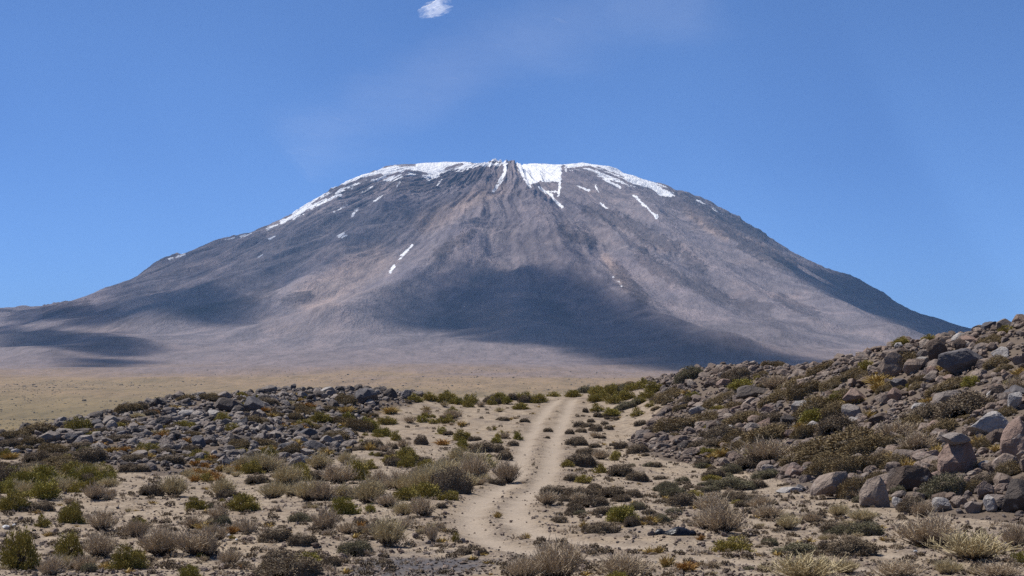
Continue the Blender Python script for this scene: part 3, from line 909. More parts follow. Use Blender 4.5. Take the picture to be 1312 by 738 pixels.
GREYS = [(0.060, 0.049, 0.043), (0.112, 0.092, 0.080), (0.200, 0.170, 0.150), (0.245, 0.212, 0.188), (0.165, 0.128, 0.107), (0.305, 0.268, 0.240)]
BROWNS = [(0.080, 0.057, 0.044), (0.135, 0.098, 0.076), (0.225, 0.172, 0.138), (0.180, 0.146, 0.124), (0.205, 0.146, 0.113), (0.29, 0.240, 0.198)]
M_GREYB = None; M_GREY = rock_material('grey_lava_rock', GREYS, 'obj'); M_BROWN = rock_material('brown_lava_rock', BROWNS, 'obj')
M_GREY_S = rock_material('grey_lava_rubble', GREYS, 'attr'); M_BROWN_S = rock_material('brown_lava_rubble', BROWNS, 'attr')
M_RED = rock_material('reddish_lava_rock', [(0.215, 0.145, 0.115), (0.265, 0.190, 0.155)], 'obj')
M_PALE = rock_material('pale_lava_rock', [(0.28, 0.258, 0.24), (0.345, 0.32, 0.30)], 'obj')
M_DARK = rock_material('dark_lava_rock', [(0.085, 0.08, 0.085), (0.125, 0.115, 0.118)], 'obj')
M_WHITE = rock_material('white_stone', [(0.75, 0.74, 0.72), (0.8, 0.79, 0.77)], 'obj')
PAINT = {'grey': M_GREY, 'brown': M_BROWN, 'red': M_RED, 'pale': M_PALE, 'dark': M_DARK, 'white': M_WHITE}

ROCK_V = [rock_shape(100 + i, 4, 0.75, 15, 0.035) for i in range(9)] + [rock_shape(140 + i, 4, 0.42, 13, 0.035) for i in range(4)] + [rock_shape(160 + i, 4, 0.9, 9, 0.035) for i in range(3)]
_pv, _pf = rock_shape(190, 4, 1.0, 12, 0.04)
_pv[:, 0] = _pv[:, 0] * (1 - .62 * _pv[:, 2]) * .80 - .05 * (_pv[:, 2] + .5); _pv[:, 1] *= (1 - .8 * _pv[:, 2]) * .75
ROCK_V.append((_pv, _pf))          # 16: wide foot, narrow top
SMALL_V = [rock_shape(200 + i, 3, 0.68, 12, 0.04) for i in range(14)]
ROCK_ME = {}


def rock_mesh(kind, idx, paint):
    k = (kind, idx, paint)
    if k not in ROCK_ME:
        v, f = (ROCK_V if kind == 'big' else SMALL_V)[idx]
        ROCK_ME[k] = make_mesh('boulder', v, tris=f, smooth=False, mats=[PAINT[paint]])
    return ROCK_ME[k]


# ================================================================== SHAPES: PLANTS
def plant_material(name, stops, rough=0.9, trans=0.0):
    g = NT(name)
    t = g.attr('tint')
    r_ = g.n('ShaderNodeObjectInfo').outputs['Random']
    x = g.math('ADD', g.math('MULTIPLY', t, 0.75), g.math('MULTIPLY', r_, 0.25))
    g.diffuse(g.ramp(x, stops), None, rough, 0.15)
    return g.m


FOL = {
    'green': plant_material('olive_leaves', [(0.0, (0.175, 0.142, 0.036)), (0.4, (0.275, 0.226, 0.056)), (0.75, (0.32, 0.26, 0.078)), (1.0, (0.41, 0.33, 0.12))]),
    'lime': plant_material('yellow_green_leaves', [(0.0, (0.165, 0.148, 0.032)), (0.45, (0.265, 0.230, 0.052)), (1.0, (0.39, 0.33, 0.10))]),
    'dry': plant_material('dry_grey_twigs', [(0.0, (0.245, 0.185, 0.125)), (0.45, (0.40, 0.315, 0.215)), (1.0, (0.54, 0.45, 0.325))]),
    'straw': plant_material('straw_coloured_twigs', [(0.0, (0.29, 0.23, 0.13)), (0.45, (0.44, 0.36, 0.21)), (1.0, (0.56, 0.48, 0.30))]),
    'cushion': plant_material('dark_cushion_leaves', [(0.0, (0.115, 0.086, 0.058)), (0.5, (0.200, 0.153, 0.102)), (1.0, (0.31, 0.25, 0.172))]),
    'brown': plant_material('brown_cushion_leaves', [(0.0, (0.125, 0.088, 0.045)), (0.5, (0.210, 0.155, 0.080)), (1.0, (0.30, 0.235, 0.130))]),
    'sage': plant_material('grey_green_leaves', [(0.0, (0.115, 0.100, 0.060)), (0.5, (0.19, 0.170, 0.102)), (1.0, (0.29, 0.262, 0.165))]),
    'gold': plant_material('golden_grass', [(0.0, (0.22, 0.145, 0.045)), (0.5, (0.40, 0.28, 0.09)), (1.0, (0.55, 0.42, 0.18))]),
    'rust': plant_material('orange_brown_grass', [(0.0, (0.20, 0.10, 0.035)), (0.5, (0.36, 0.20, 0.06)), (1.0, (0.48, 0.31, 0.11))]),
}
M_STEM = plant_material('woody_stems', [(0.0, (0.07, 0.052, 0.040)), (1.0, (0.17, 0.132, 0.10))])
M_CORE = plant_material('dark_woody_heart', [(0.0, (0.075, 0.060, 0.044)), (1.0, (0.14, 0.114, 0.082))])


def leaf_quads(r, c, d, L, W):
    """one small leaf per centre c, along d"""
    n = len(c)
    d = d / np.linalg.norm(d, axis=1, keepdims=True)
    s = np.cross(d, r.normal(size=(n, 3))); s /= np.linalg.norm(s, axis=1, keepdims=True) + 1e-9
    L = np.broadcast_to(L, (n,))[:, None]; W = np.broadcast_to(W, (n,))[:, None]
    v = np.stack([c - d * L * .5, c + s * W * .5, c + d * L * .5, c - s * W * .5], 1)
    return v.reshape(-1, 3), np.arange(4 * n).reshape(n, 4)


def twig_prisms(r, a, b, ra, rb):
    """thin three-sided sticks from a to b"""
    n = len(a)
    d = b - a; d = d / (np.linalg.norm(d, axis=1, keepdims=True) + 1e-9)
    s = np.cross(d, r.normal(size=(n, 3))); s /= np.linalg.norm(s, axis=1, keepdims=True) + 1e-9
    t = np.cross(d, s)
    V = []
    for base, rad in ((a, ra), (b, rb)):
        rad = np.broadcast_to(rad, (n,))[:, None]
        for k in range(3):
            an = 2 * PI * k / 3
            V.append(base + rad * (math.cos(an) * s + math.sin(an) * t))
    V = np.stack(V, 1).reshape(-1, 3)
    o = np.arange(n)[:, None] * 6
    q = np.concatenate([o + np.array([k, (k + 1) % 3, 3 + (k + 1) % 3, 3 + k]) for k in range(3)], 0)
    return V, q


def join(parts):
    V = []; Q = []; T = []; off = 0
    for v, q, t in parts:
        V.append(v); Q.append(q + off); T.append(t); off += len(v)
    return np.concatenate(V), np.concatenate(Q), np.concatenate(T)


def dome_dirs(r, n, zmin=0.0):
    z = r.uniform(zmin, 1, n); a = r.uniform(0, 2 * PI, n); s = np.sqrt(1 - z * z)
    return np.stack([s * np.cos(a), s * np.sin(a), z], 1)


def sh_green(seed, dens=1.0):
    r = np.random.default_rng(seed)
    nc = int(85 * (0.55 + 0.45 * dens))
    D = dome_dirs(r, nc, 0.02)
    rad = r.uniform(.24, .47, nc) * (1 + .22 * perlin(D[:, 0] * 2.3 + seed, D[:, 1] * 2.3))
    C = D * rad[:, None] * np.array([1, 1, 1.55])
    C[:, 2] = np.maximum(C[:, 2], .05)
    parts = []
    for i in range(nc):
        k = int(62 * dens)
        w = r.normal(size=(k, 3)) * np.array([.055, .055, .06])
        c = C[i] + w
        d = D[i] * .7 + np.array([0, 0, .9]) + r.normal(size=(k, 3)) * .45
        v, q = leaf_quads(r, c, d, r.uniform(.042, .075, k) / dens ** .5, r.uniform(.017, .030, k) / dens ** .5)
        tt = np.clip(r.uniform(.15, .75) + r.normal(size=k) * .16 + w[:, 2] * 1.5, 0, 1)
        parts.append((v, q, np.repeat(tt, 4)))
    fol = join(parts)
    st = []
    a = np.zeros((nc, 3)) + r.normal(size=(nc, 3)) * [.04, .04, 0]; m_ = C * .5 + r.normal(size=C.shape) * .03; m_[:, 2] = C[:, 2] * .4
    for p0, p1, r0, r1 in ((a, m_, .012, .009), (m_, C, .009, .004)):
        v, q = twig_prisms(r, p0, p1, r0, r1); st.append((v, q, np.repeat(r.uniform(0, 1, nc), 6)))
    return fol, join(st)


def sh_dry(seed, dens=1.0, up=0.75):
    r = np.random.default_rng(seed)
    n = int(165 * dens)
    D = dome_dirs(r, n, .12); D[:, 2] += up * .5; D /= np.linalg.norm(D, axis=1, keepdims=True)
    L = r.uniform(.36, .66, n) * (1 + .2 * perlin(D[:, 0] * 2 + seed, D[:, 1] * 2))
    a = r.normal(size=(n, 3)) * [.05, .05, 0]
    m_ = a + D * L[:, None] * .5 * [1.15, 1.15, .9]
    b = a + D * L[:, None] + r.normal(size=(n, 3)) * .03 + [0, 0, .05]
    st = []
    v, q = twig_prisms(r, a, m_, .010, .008); st.append((v, q, np.repeat(r.uniform(0, .8, n), 6)))
    tw = []
    wd = .007 / dens ** .5
    v, q = twig_prisms(r, m_, b, wd * 1.1, wd * .7); tw.append((v, q, np.repeat(r.uniform(.1, .9, n), 6)))
    for k in range(5):
        s = r.uniform(.15, .95, n)[:, None]
        p = m_ * (1 - s) + b * s
        e = p + (D * .6 + r.normal(size=(n, 3)) * .5 + [0, 0, .45]) * r.uniform(.07, .16, n)[:, None]
        v, q = twig_prisms(r, p, e, wd * .8, wd * .5); tw.append((v, q, np.repeat(np.clip(.35 + .35 * s[:, 0] + r.normal(size=n) * .2, 0, 1), 6)))
    k = int(1700 * dens)
    i = r.integers(0, n, k); s = r.uniform(.35, 1.05, k)[:, None]
    p = m_[i] * (1 - s) + b[i] * s + r.normal(size=(k, 3)) * .03
    v, q = leaf_quads(r, p, D[i] + r.normal(size=(k, 3)) * .6 + [0, 0, .5], r.uniform(.03, .07, k), r.uniform(.006, .013, k) / dens ** .5)
    tw.append((v, q, np.repeat(np.clip(.5 + r.normal(size=k) * .22, 0, 1), 4)))
    return join(tw), join(st)


def sh_cushion(seed, dens=1.0):
    r = np.random.default_rng(seed)
    nm = r.integers(5, 9)
    mc = np.concatenate([[[0, 0]], r.normal(size=(nm, 2)) * .2]); mr = np.concatenate([[.36], r.uniform(.16, .27, nm)]); mh = np.concatenate([[.62], r.uniform(.32, .75, nm)])
    mc = np.clip(mc, -.33, .33)

    def hgt(x, y):
        z = np.zeros_like(x)
        for (cx_, cy_), R_, H_ in zip(mc, mr, mh):
            q_ = 1 - ((x - cx_) ** 2 + (y - cy_) ** 2) / R_ ** 2
            z = np.maximum(z, H_ * np.sqrt(np.clip(q_, 0, 1)))
        return z
    k = int(4200 * dens)
    x = r.uniform(-.55, .55, k); y = r.uniform(-.55, .55, k)
    z = hgt(x, y); e = .02
    nx_c = -(hgt(x + e, y) - hgt(x - e, y)) / (2 * e); ny_c = -(hgt(x, y + e) - hgt(x, y - e)) / (2 * e)
    # more leaves where the flank is steep
    ok = (z > 0.0)
    x, y, z, nx_c, ny_c = x[ok], y[ok], z[ok], nx_c[ok], ny_c[ok]
    rep = np.clip((1 + np.hypot(nx_c, ny_c)).astype(int), 1, 4)
    j = np.repeat(np.arange(len(x)), rep)
    x, y, z, nx_c, ny_c = x[j], y[j], z[j], nx_c[j], ny_c[j]; k = len(x)
    N = np.stack([nx_c, ny_c, np.ones(k)], 1); N /= np.linalg.norm(N, axis=1, keepdims=True)
    c = np.stack([x, y, z * r.uniform(.55, 1.02, k)], 1) + r.normal(size=(k, 3)) * .022 + N * r.uniform(-.02, .05, k)[:, None]
    c[:, 2] = np.maximum(c[:, 2], .01)
    v, q = leaf_quads(r, c, N + r.normal(size=(k, 3)) * .55 + [0, 0, .3], r.uniform(.035, .075, k) / dens ** .4, r.uniform(.012, .024, k) / dens ** .5)
    tt = np.clip(.45 + .5 * perlin(x * 5 + seed, y * 5) + r.normal(size=k) * .2, 0, 1)
    fol = (v, q, np.repeat(tt, 4))
    g = np.linspace(-.5, .5, 15); gx_, gy_ = np.meshgrid(g, g)
    gz_ = hgt(gx_, gy_) * .68 - .03
    id_ = np.arange(225).reshape(15, 15)
    cq = np.stack([id_[:-1, :-1], id_[:-1, 1:], id_[1:, 1:], id_[1:, :-1]], -1).reshape(-1, 4)
    keep = (gz_.ravel()[cq] > -.02).any(1)
    core = (np.stack([gx_, gy_, gz_], -1).reshape(-1, 3), cq[keep], r.uniform(0, 1, 225))
    return fol, core


def sh_tuft(seed, dens=1.0):
    r = np.random.default_rng(seed)
    n = int(330 * dens)
    D = dome_dirs(r, n, .15); D[:, 2] += .35
    a = r.normal(size=(n, 3)) * [.10, .10, 0]; a[:, 2] = 0
    L = r.uniform(.35, .62, n)[:, None]
    m_ = a + D * L * .6; b = a + D * L * [1.15, 1.15, .85]
    s = np.cross(D, r.normal(size=(n, 3))); s /= np.linalg.norm(s, axis=1, keepdims=True); w = .013 / dens ** .5
    V = np.stack([a - s * w, a + s * w, m_ + s * w, m_ - s * w, b + s * w * .3, b - s * w * .3], 1).reshape(-1, 3)
    o = np.arange(n)[:, None] * 6
    q = np.concatenate([o + [0, 1, 2, 3], o + [3, 2, 4, 5]])
    return (V, q, np.repeat(r.uniform(0, 1, n), 6)), None


MAKERS = {'green': sh_green, 'lime': sh_green, 'dry': sh_dry, 'straw': sh_dry, 'cushion': sh_cushion, 'brown': sh_cushion, 'sage': sh_cushion, 'gold': sh_tuft, 'rust': sh_tuft}
PLANT_ME = {}


def plant_meshes(kind, var, level):
    """level 2: separate foliage and stems, 1: one light mesh"""
    k = (kind, var, level)
    if k in PLANT_ME: return PLANT_ME[k]
    sd = 1000 + 37 * list(MAKERS).index(kind) + var
    fol, st = MAKERS[kind](sd, 1.0 if level == 2 else 0.42)
    m2_ = M_CORE if MAKERS[kind] is sh_cushion else M_STEM
    if level == 2:
        out = [make_mesh('foliage', fol[0], quads=fol[1], smooth=False, attrs={'tint': fol[2]}, mats=[FOL[kind]])]
        if st is not None:
            out.append(make_mesh('stems', st[0], quads=st[1], smooth=False, attrs={'tint': st[2]}, mats=[m2_]))
    else:
        if st is not None:
            v, q, t = join([fol, st])
            mi = np.concatenate([np.zeros(len(fol[1]), int), np.ones(len(st[1]), int)])
            out = [make_mesh('foliage', v, quads=q, smooth=False, attrs={'tint': t}, mats=[FOL[kind], m2_], mat_idx=mi)]
        else:
            out = [make_mesh('foliage', fol[0], quads=fol[1], smooth=False, attrs={'tint': fol[2]}, mats=[FOL[kind]])]
    PLANT_ME[k] = out
    return out


OBJ_NAME = {'green': 'green_shrub', 'lime': 'green_shrub', 'dry': 'dry_shrub', 'straw': 'dry_shrub', 'cushion': 'cushion_shrub', 'brown': 'spreading_shrub', 'sage': 'cushion_shrub', 'gold': 'grass_tuft', 'rust': 'grass_tuft'}
LOOK = {'green': 'olive leafy shrub', 'lime': 'yellow-green leafy shrub', 'dry': 'dry grey shrub', 'straw': 'straw-coloured shrub', 'cushion': 'dark cushion shrub',
        'brown': 'brown spreading shrub', 'sage': 'grey-green cushion shrub', 'gold': 'golden grass tuft', 'rust': 'rusty grass tuft'}
CATS = {'green_shrub': 'green shrub', 'dry_shrub': 'dry shrub', 'cushion_shrub': 'cushion shrub', 'spreading_shrub': 'spreading shrub', 'grass_tuft': 'grass tuft', 'boulder': 'boulder'}
GROUPS = {'green_shrub': 'green shrubs on the dry slope', 'dry_shrub': 'dry twiggy shrubs on the stony ground', 'cushion_shrub': 'low cushion shrubs on the dry slope', 'spreading_shrub': 'brown spreading shrubs on the rocky slopes', 'grass_tuft': 'grass tufts among stones', 'boulder': 'boulders in the lava rubble'}
REG = []       # everything set down: dict(obj, look, u, v, size px, label)


def slope_at(x, y):
    e = 1.2
    return (float(base_h(x + e, y) - base_h(x - e, y)) / (2 * e), float(base_h(x, y + e) - base_h(x, y - e)) / (2 * e))


def place_plant(kind, x, y, w, h, u, v, label=None, var=None):
    wpx = w * F / y
    name = OBJ_NAME[kind]
    var = random.randrange(5) if var is None else var
    z = float(surf(x, y)) - 0.015
    fy = {'cushion': .75, 'brown': .75, 'sage': .75}.get(kind, 0.9)
    sc = (w, w * fy * random.uniform(.85, 1.1), h / (0.72 if kind in ('cushion', 'brown', 'sage') else 0.78 if kind in ('green', 'lime') else 0.66 if kind in ('dry', 'straw') else .55))
    if wpx >= 24:
        root = bpy.data.objects.new(name, None); COL.objects.link(root)
        me = plant_meshes(kind, var, 2)
        ps = [link(m_.name, m_, root) for m_ in me]
        if len(me) == 1:
            COL.objects.unlink(root); bpy.data.objects.remove(root)
            root = ps[0]; root.parent = None; root.name = name
    else:
        root = link(name, plant_meshes(kind, var, 1)[0])
    root.location = (x, y, z); root.scale = sc
    if kind in ('cushion', 'brown', 'sage'):
        sx, sy = slope_at(x, y)
        root.rotation_euler = (math.atan(sy) * .9, -math.atan(sx) * .9, 0)
        if random.random() < .5: root.scale.x *= -1; 
        root.scale.x = abs(root.scale.x)
    else:
        root.rotation_euler = (0, 0, random.uniform(0, 2 * PI))
    REG.append(dict(o=root, name=name, look=LOOK[kind], u=u, v=v, s=wpx, label=label))
    return root


def place_rock(paint, x, y, w, dpt, h, u, v, label=None, shape=None, big=True, sink=.16, tilt=.18, look=None, z=None, name='boulder'):
    kind = 'big' if big else 'small'
    idx = random.randrange(16 if big else len(SMALL_V)) if shape is None else shape
    o = link(name, rock_mesh(kind, idx, paint))
    o.scale = (w, dpt, h)
    zz_ = float(surf(x, y)) if z is None else z
    o.location = (x, y, zz_ + h * (.5 - sink))
    sx, sy = slope_at(x, y)
    yaw = random.choice((0, PI)) + random.uniform(-.35, .35) if shape is not None or w > 1.3 * dpt else random.uniform(0, 2 * PI)
    o.rotation_euler = (random.uniform(-tilt, tilt) + .4 * math.atan(sy), random.uniform(-tilt, tilt) - .4 * math.atan(sx), yaw)
    REG.append(dict(o=o, name=name, look=look or (paint + ' '), u=u, v=v, s=w * F / y, label=label, rock=True))
    return o
# ================================================================== BOULDERS READ OFF THE PHOTO
# u centre, v base, width px, height px, paint, shape (0-8 blocky, 9-12 slab, 13-15 rounded), label
BOULDERS = [
    (1227, 610, 60, 48, 'red', 16, 'reddish pointed boulder carrying a flat grey cap stone on the right slope'),
    (1167, 630, 60, 34, 'brown', 10, 'long flat-topped brownish-grey boulder in front of the capped boulder'),
    (1064, 640, 54, 26, 'brown', 9, 'leaning brownish-grey boulder at the foot of the brown brush mats'),
    (1120, 650, 44, 40, 'brown', 16, 'pale-topped brownish-grey boulder left of the long flat-topped one'),
    (1304, 592, 42, 56, 'red', 14, 'tall reddish boulder at the right edge above a round brown one'),
    (1288, 607, 34, 26, 'brown', 15, 'round brown boulder between the capped boulder and the right edge'),
    (1308, 657, 46, 42, 'grey', 2, 'big grey boulder cut off by the lower right edge of the slope'),
    (1264, 641, 27, 22, 'brown', 4, 'dark-fronted brown boulder below the shrubs right of the capped boulder'),
    (1248, 658, 24, 16, 'grey', 6, 'low grey boulder beside the pale upright stone'),
    (1269, 657, 17, 22, 'pale', 0, 'pale upright stone below the dark-fronted brown boulder'),
    (1208, 656, 26, 18, 'pale', 7, 'pale grey blocky stone at the foot of the right slope'),
    (1150, 652, 14, 16, 'pale', 8, 'small pale standing stone right of the pale-topped boulder'),
    (1266, 558, 56, 27, 'pale', 2, 'wide pale grey block above the golden tufts on the right slope'),
    (1143, 484, 40, 34, 'brown', 14, 'tall rounded brown boulder below the right skyline'),
    (1170, 480, 25, 21, 'brown', 13, 'round brown boulder just right of the tall rounded one'),
    (1199, 465, 30, 28, 'brown', 15, 'round-shouldered brown boulder left of the big dark boulder'),
    (1231, 480, 60, 32, 'dark', 4, 'big dark boulder with a shadowed front under the right skyline'),
    (1183, 462, 17, 14, 'brown', 1, 'small brown boulder wedged between two round ones'),
    (1158, 462, 20, 15, 'brown', 0, 'brown boulder on the shoulder above the tall rounded one'),
    (1153, 499, 26, 13, 'dark', 9, 'dark leaning slab below the tall rounded boulder'),
    (1135, 517, 28, 15, 'brown', 3, 'tan flat-faced boulder under the leaning dark slab'),
    (1092, 538, 28, 18, 'grey', 5, 'grey split boulder left of the flat-faced tan one'),
    (1097, 518, 32, 18, 'red', 2, 'reddish cracked boulder in the middle of the right slope'),
    (1180, 529, 27, 14, 'pale', 13, 'smooth pale boulder above the dark brush on the right slope'),
    (1144, 556, 26, 12, 'brown', 14, 'low rounded brown boulder amid brown brush'),
    (1186, 553, 19, 12, 'brown', 0, 'small brown boulder uphill of the capped boulder'),
    (1300, 527, 17, 24, 'pale', 8, 'pale upright boulder near the right edge'),
    (1270, 513, 13, 13, 'pale', 15, 'small round pale boulder in the upper right brush'),
    (1216, 514, 42, 13, 'grey', 10, 'long thin grey slab across the upper right slope'),
    (965, 511, 46, 17, 'grey', 11, 'long grey slab above a patch of pale sand'),
    (1027, 529, 26, 16, 'pale', 13, 'smooth pale boulder right of the long grey slab'),
    (1034, 540, 22, 9, 'grey', 12, 'thin pale-edged slab below the smooth pale boulder'),
    (1009, 548, 24, 15, 'grey', 6, 'dark-fronted grey boulder below the long grey slab'),
    (893, 533, 19, 13, 'pale', 4, 'pale greenish-grey boulder near the left end of the right slope'),
    (968, 556, 22, 13, 'grey', 7, 'grey boulder among brown brush at mid slope'),
    (921, 563, 26, 16, 'grey', 1, 'grey boulder with a dark hollow low on the right slope'),
    (880, 574, 24, 11, 'grey', 3, 'low grey boulder at the left foot of the right slope'),
    (984, 608, 18, 13, 'grey', 0, 'grey boulder at the foot of the right slope by the sand'),
    (1010, 632, 36, 8, 'pale', 9, 'flat bluish-grey stone lying on the sand below the right slope'),
    (1026, 629, 16, 9, 'dark', 2, 'dark stone leaning on the flat bluish-grey one'),
    (291, 528, 40, 18, 'grey', 10, 'broad grey slab of the outcrop on top of the left mound'),
    (324, 529, 27, 22, 'dark', 2, 'dark square-shouldered boulder right of the broad slab'),
    (283, 512, 24, 10, 'grey', 11, 'thin tilted slab topping the left mound'),
    (467, 519, 34, 19, 'dark', 1, 'dark angular boulder at the right end of the left mound'),
    (521, 511, 15, 12, 'dark', 15, 'small dark boulder on the crest left of the track'),
    (500, 512, 18, 14, 'grey', 14, 'grey rounded boulder beside the small dark one on the crest'),
    (376, 501, 7, 9, 'dark', 8, 'small dark upright stone on the crest of the left mound'),
    (312, 572, 24, 15, 'grey', 13, 'smooth rounded grey boulder low on the left mound'),
    (121, 550, 24, 13, 'dark', 6, 'dark hollowed boulder on the left part of the left mound'),
    (142, 547, 22, 14, 'grey', 0, 'blocky grey boulder right of the dark hollowed one'),
    (62, 568, 30, 15, 'grey', 4, 'pale-topped boulder at the left end of the left mound'),
    (91, 567, 16, 12, 'dark', 8, 'dark pointed boulder right of the pale-topped one'),
    (210, 545, 26, 12, 'grey', 7, 'long grey boulder at the middle of the left mound'),
    (240, 535, 22, 10, 'pale', 12, 'pale flat boulder uphill of the long grey one'),
    (395, 560, 24, 11, 'dark', 9, 'dark slab among grey rubble right on the left mound'),
    (405, 578, 28, 14, 'dark', 3, 'dark broken block at the lower right of the left mound'),
    (255, 575, 18, 16, 'dark', 5, 'dark upright boulder low on the left mound'),
    (170, 520, 20, 9, 'grey', 1, 'grey boulder on the skyline of the left mound'),
    (420, 505, 22, 10, 'pale', 10, 'pale flat slab along the crest of the left mound'),
    (345, 505, 20, 10, 'grey', 6, 'grey boulder on the crest right of the outcrop'),
]
for u, v, wpx, hpx, paint, shp, lab in BOULDERS:
    x, y, z = [float(t[0]) for t in hit([u], [v])]
    if math.isnan(y): x, y, z = [float(t[0]) for t in hit([u], [v + 6])]
    w = wpx / F * y; h = hpx / F * y * 1.22
    dp = max(.75 * w, .7 * h)
    yc = y + dp * .42
    ro = place_rock(paint, x * yc / y, yc, w * 1.05, dp, h, u, v - hpx * .4, lab, shp, True, .19, .10)
    if lab.startswith('leaning'): ro.rotation_euler = (.1, -.5, .1); ro.location.z += .16
    if shp == 16: ro.rotation_euler = (0, 0, .2)
# the cap stone lies on the reddish boulder
cap_on = REG[0]['o']
top = cap_on.location.z + cap_on.scale.z * .33
yb = cap_on.location.y
o = place_rock('grey', cap_on.location.x - 3 / F * yb, yb - .08, 38 / F * yb, .75, .36, 1224, 565, 'flat grey cap stone lying on top of the reddish pointed boulder', 9, True, 0.0, .03, z=top)
# white stones
for u, v, s, lab in ((293, 689, 8, 'small white stone in front of an orange tuft on the left'), (303, 695, 5, 'tiny white stone right of another white stone'), (8, 678, 10, 'white stone at the left edge beyond the big olive shrub'),
                     (17, 675, 6, 'smaller white stone next to the one at the left edge'), (79, 565, 5, 'tiny white stone on the left mound'), (1173, 708, 5, 'tiny white stone between two dry shrubs at lower right')):
    x, y, z = [float(t[0]) for t in hit([u], [v])]
    w = s / F * y
    place_rock('white', x, y, w, w * .8, w * .7, u, v, lab, None, False, .2, .2, name='white_stone')

# black plastic sheet
def plastic():
    v, f = ICO[4]
    v = v.copy()
    x, y, z = v[:, 0], v[:, 1], v[:, 2]
    fold = ridged(x * 2.6 + 3, y * 1.6 + z * 1.4, 4)
    v[:, 2] = np.where(z > 0, z * (0.60 + .25 * np.sin(x * 5.0 + .6) + .35 * np.exp(-((x - .85) / .16) ** 2) + .3 * np.exp(-((x + .75) / .18) ** 2)), z * .05)
    v[:, 2] += np.where(z > 0, .17 * fold * (1 - .3 * np.abs(x)), 0)
    v[:, 1] *= (.8 + .25 * np.sin(x * 4 + 1)) * (1 + .12 * fold)
    v[:, 0] += .05 * fold
    g = NT('black_plastic')
    tc_ = g.n('ShaderNodeTexCoord').outputs['Object']
    nz = g.noise(tc_, 6.0, 5, .6)
    b = g.diffuse((0.012, 0.013, 0.018), g.bump(nz, .3, .06), .38, .35)
    return make_mesh('plastic_sheet', v * np.array([.5, .5, .5]), tris=f, smooth=True, mats=[g.m])


x, y, z = [float(t[0]) for t in hit([864], [688])]
po = link('plastic_sheet', plastic()); po.scale = (54 / F * y, .34, .34); po.location = (x, y, float(surf(x, y)) + .01)
tag(po, 'crumpled shiny black plastic sheet lying on the bare ground at lower right', 'plastic sheet')

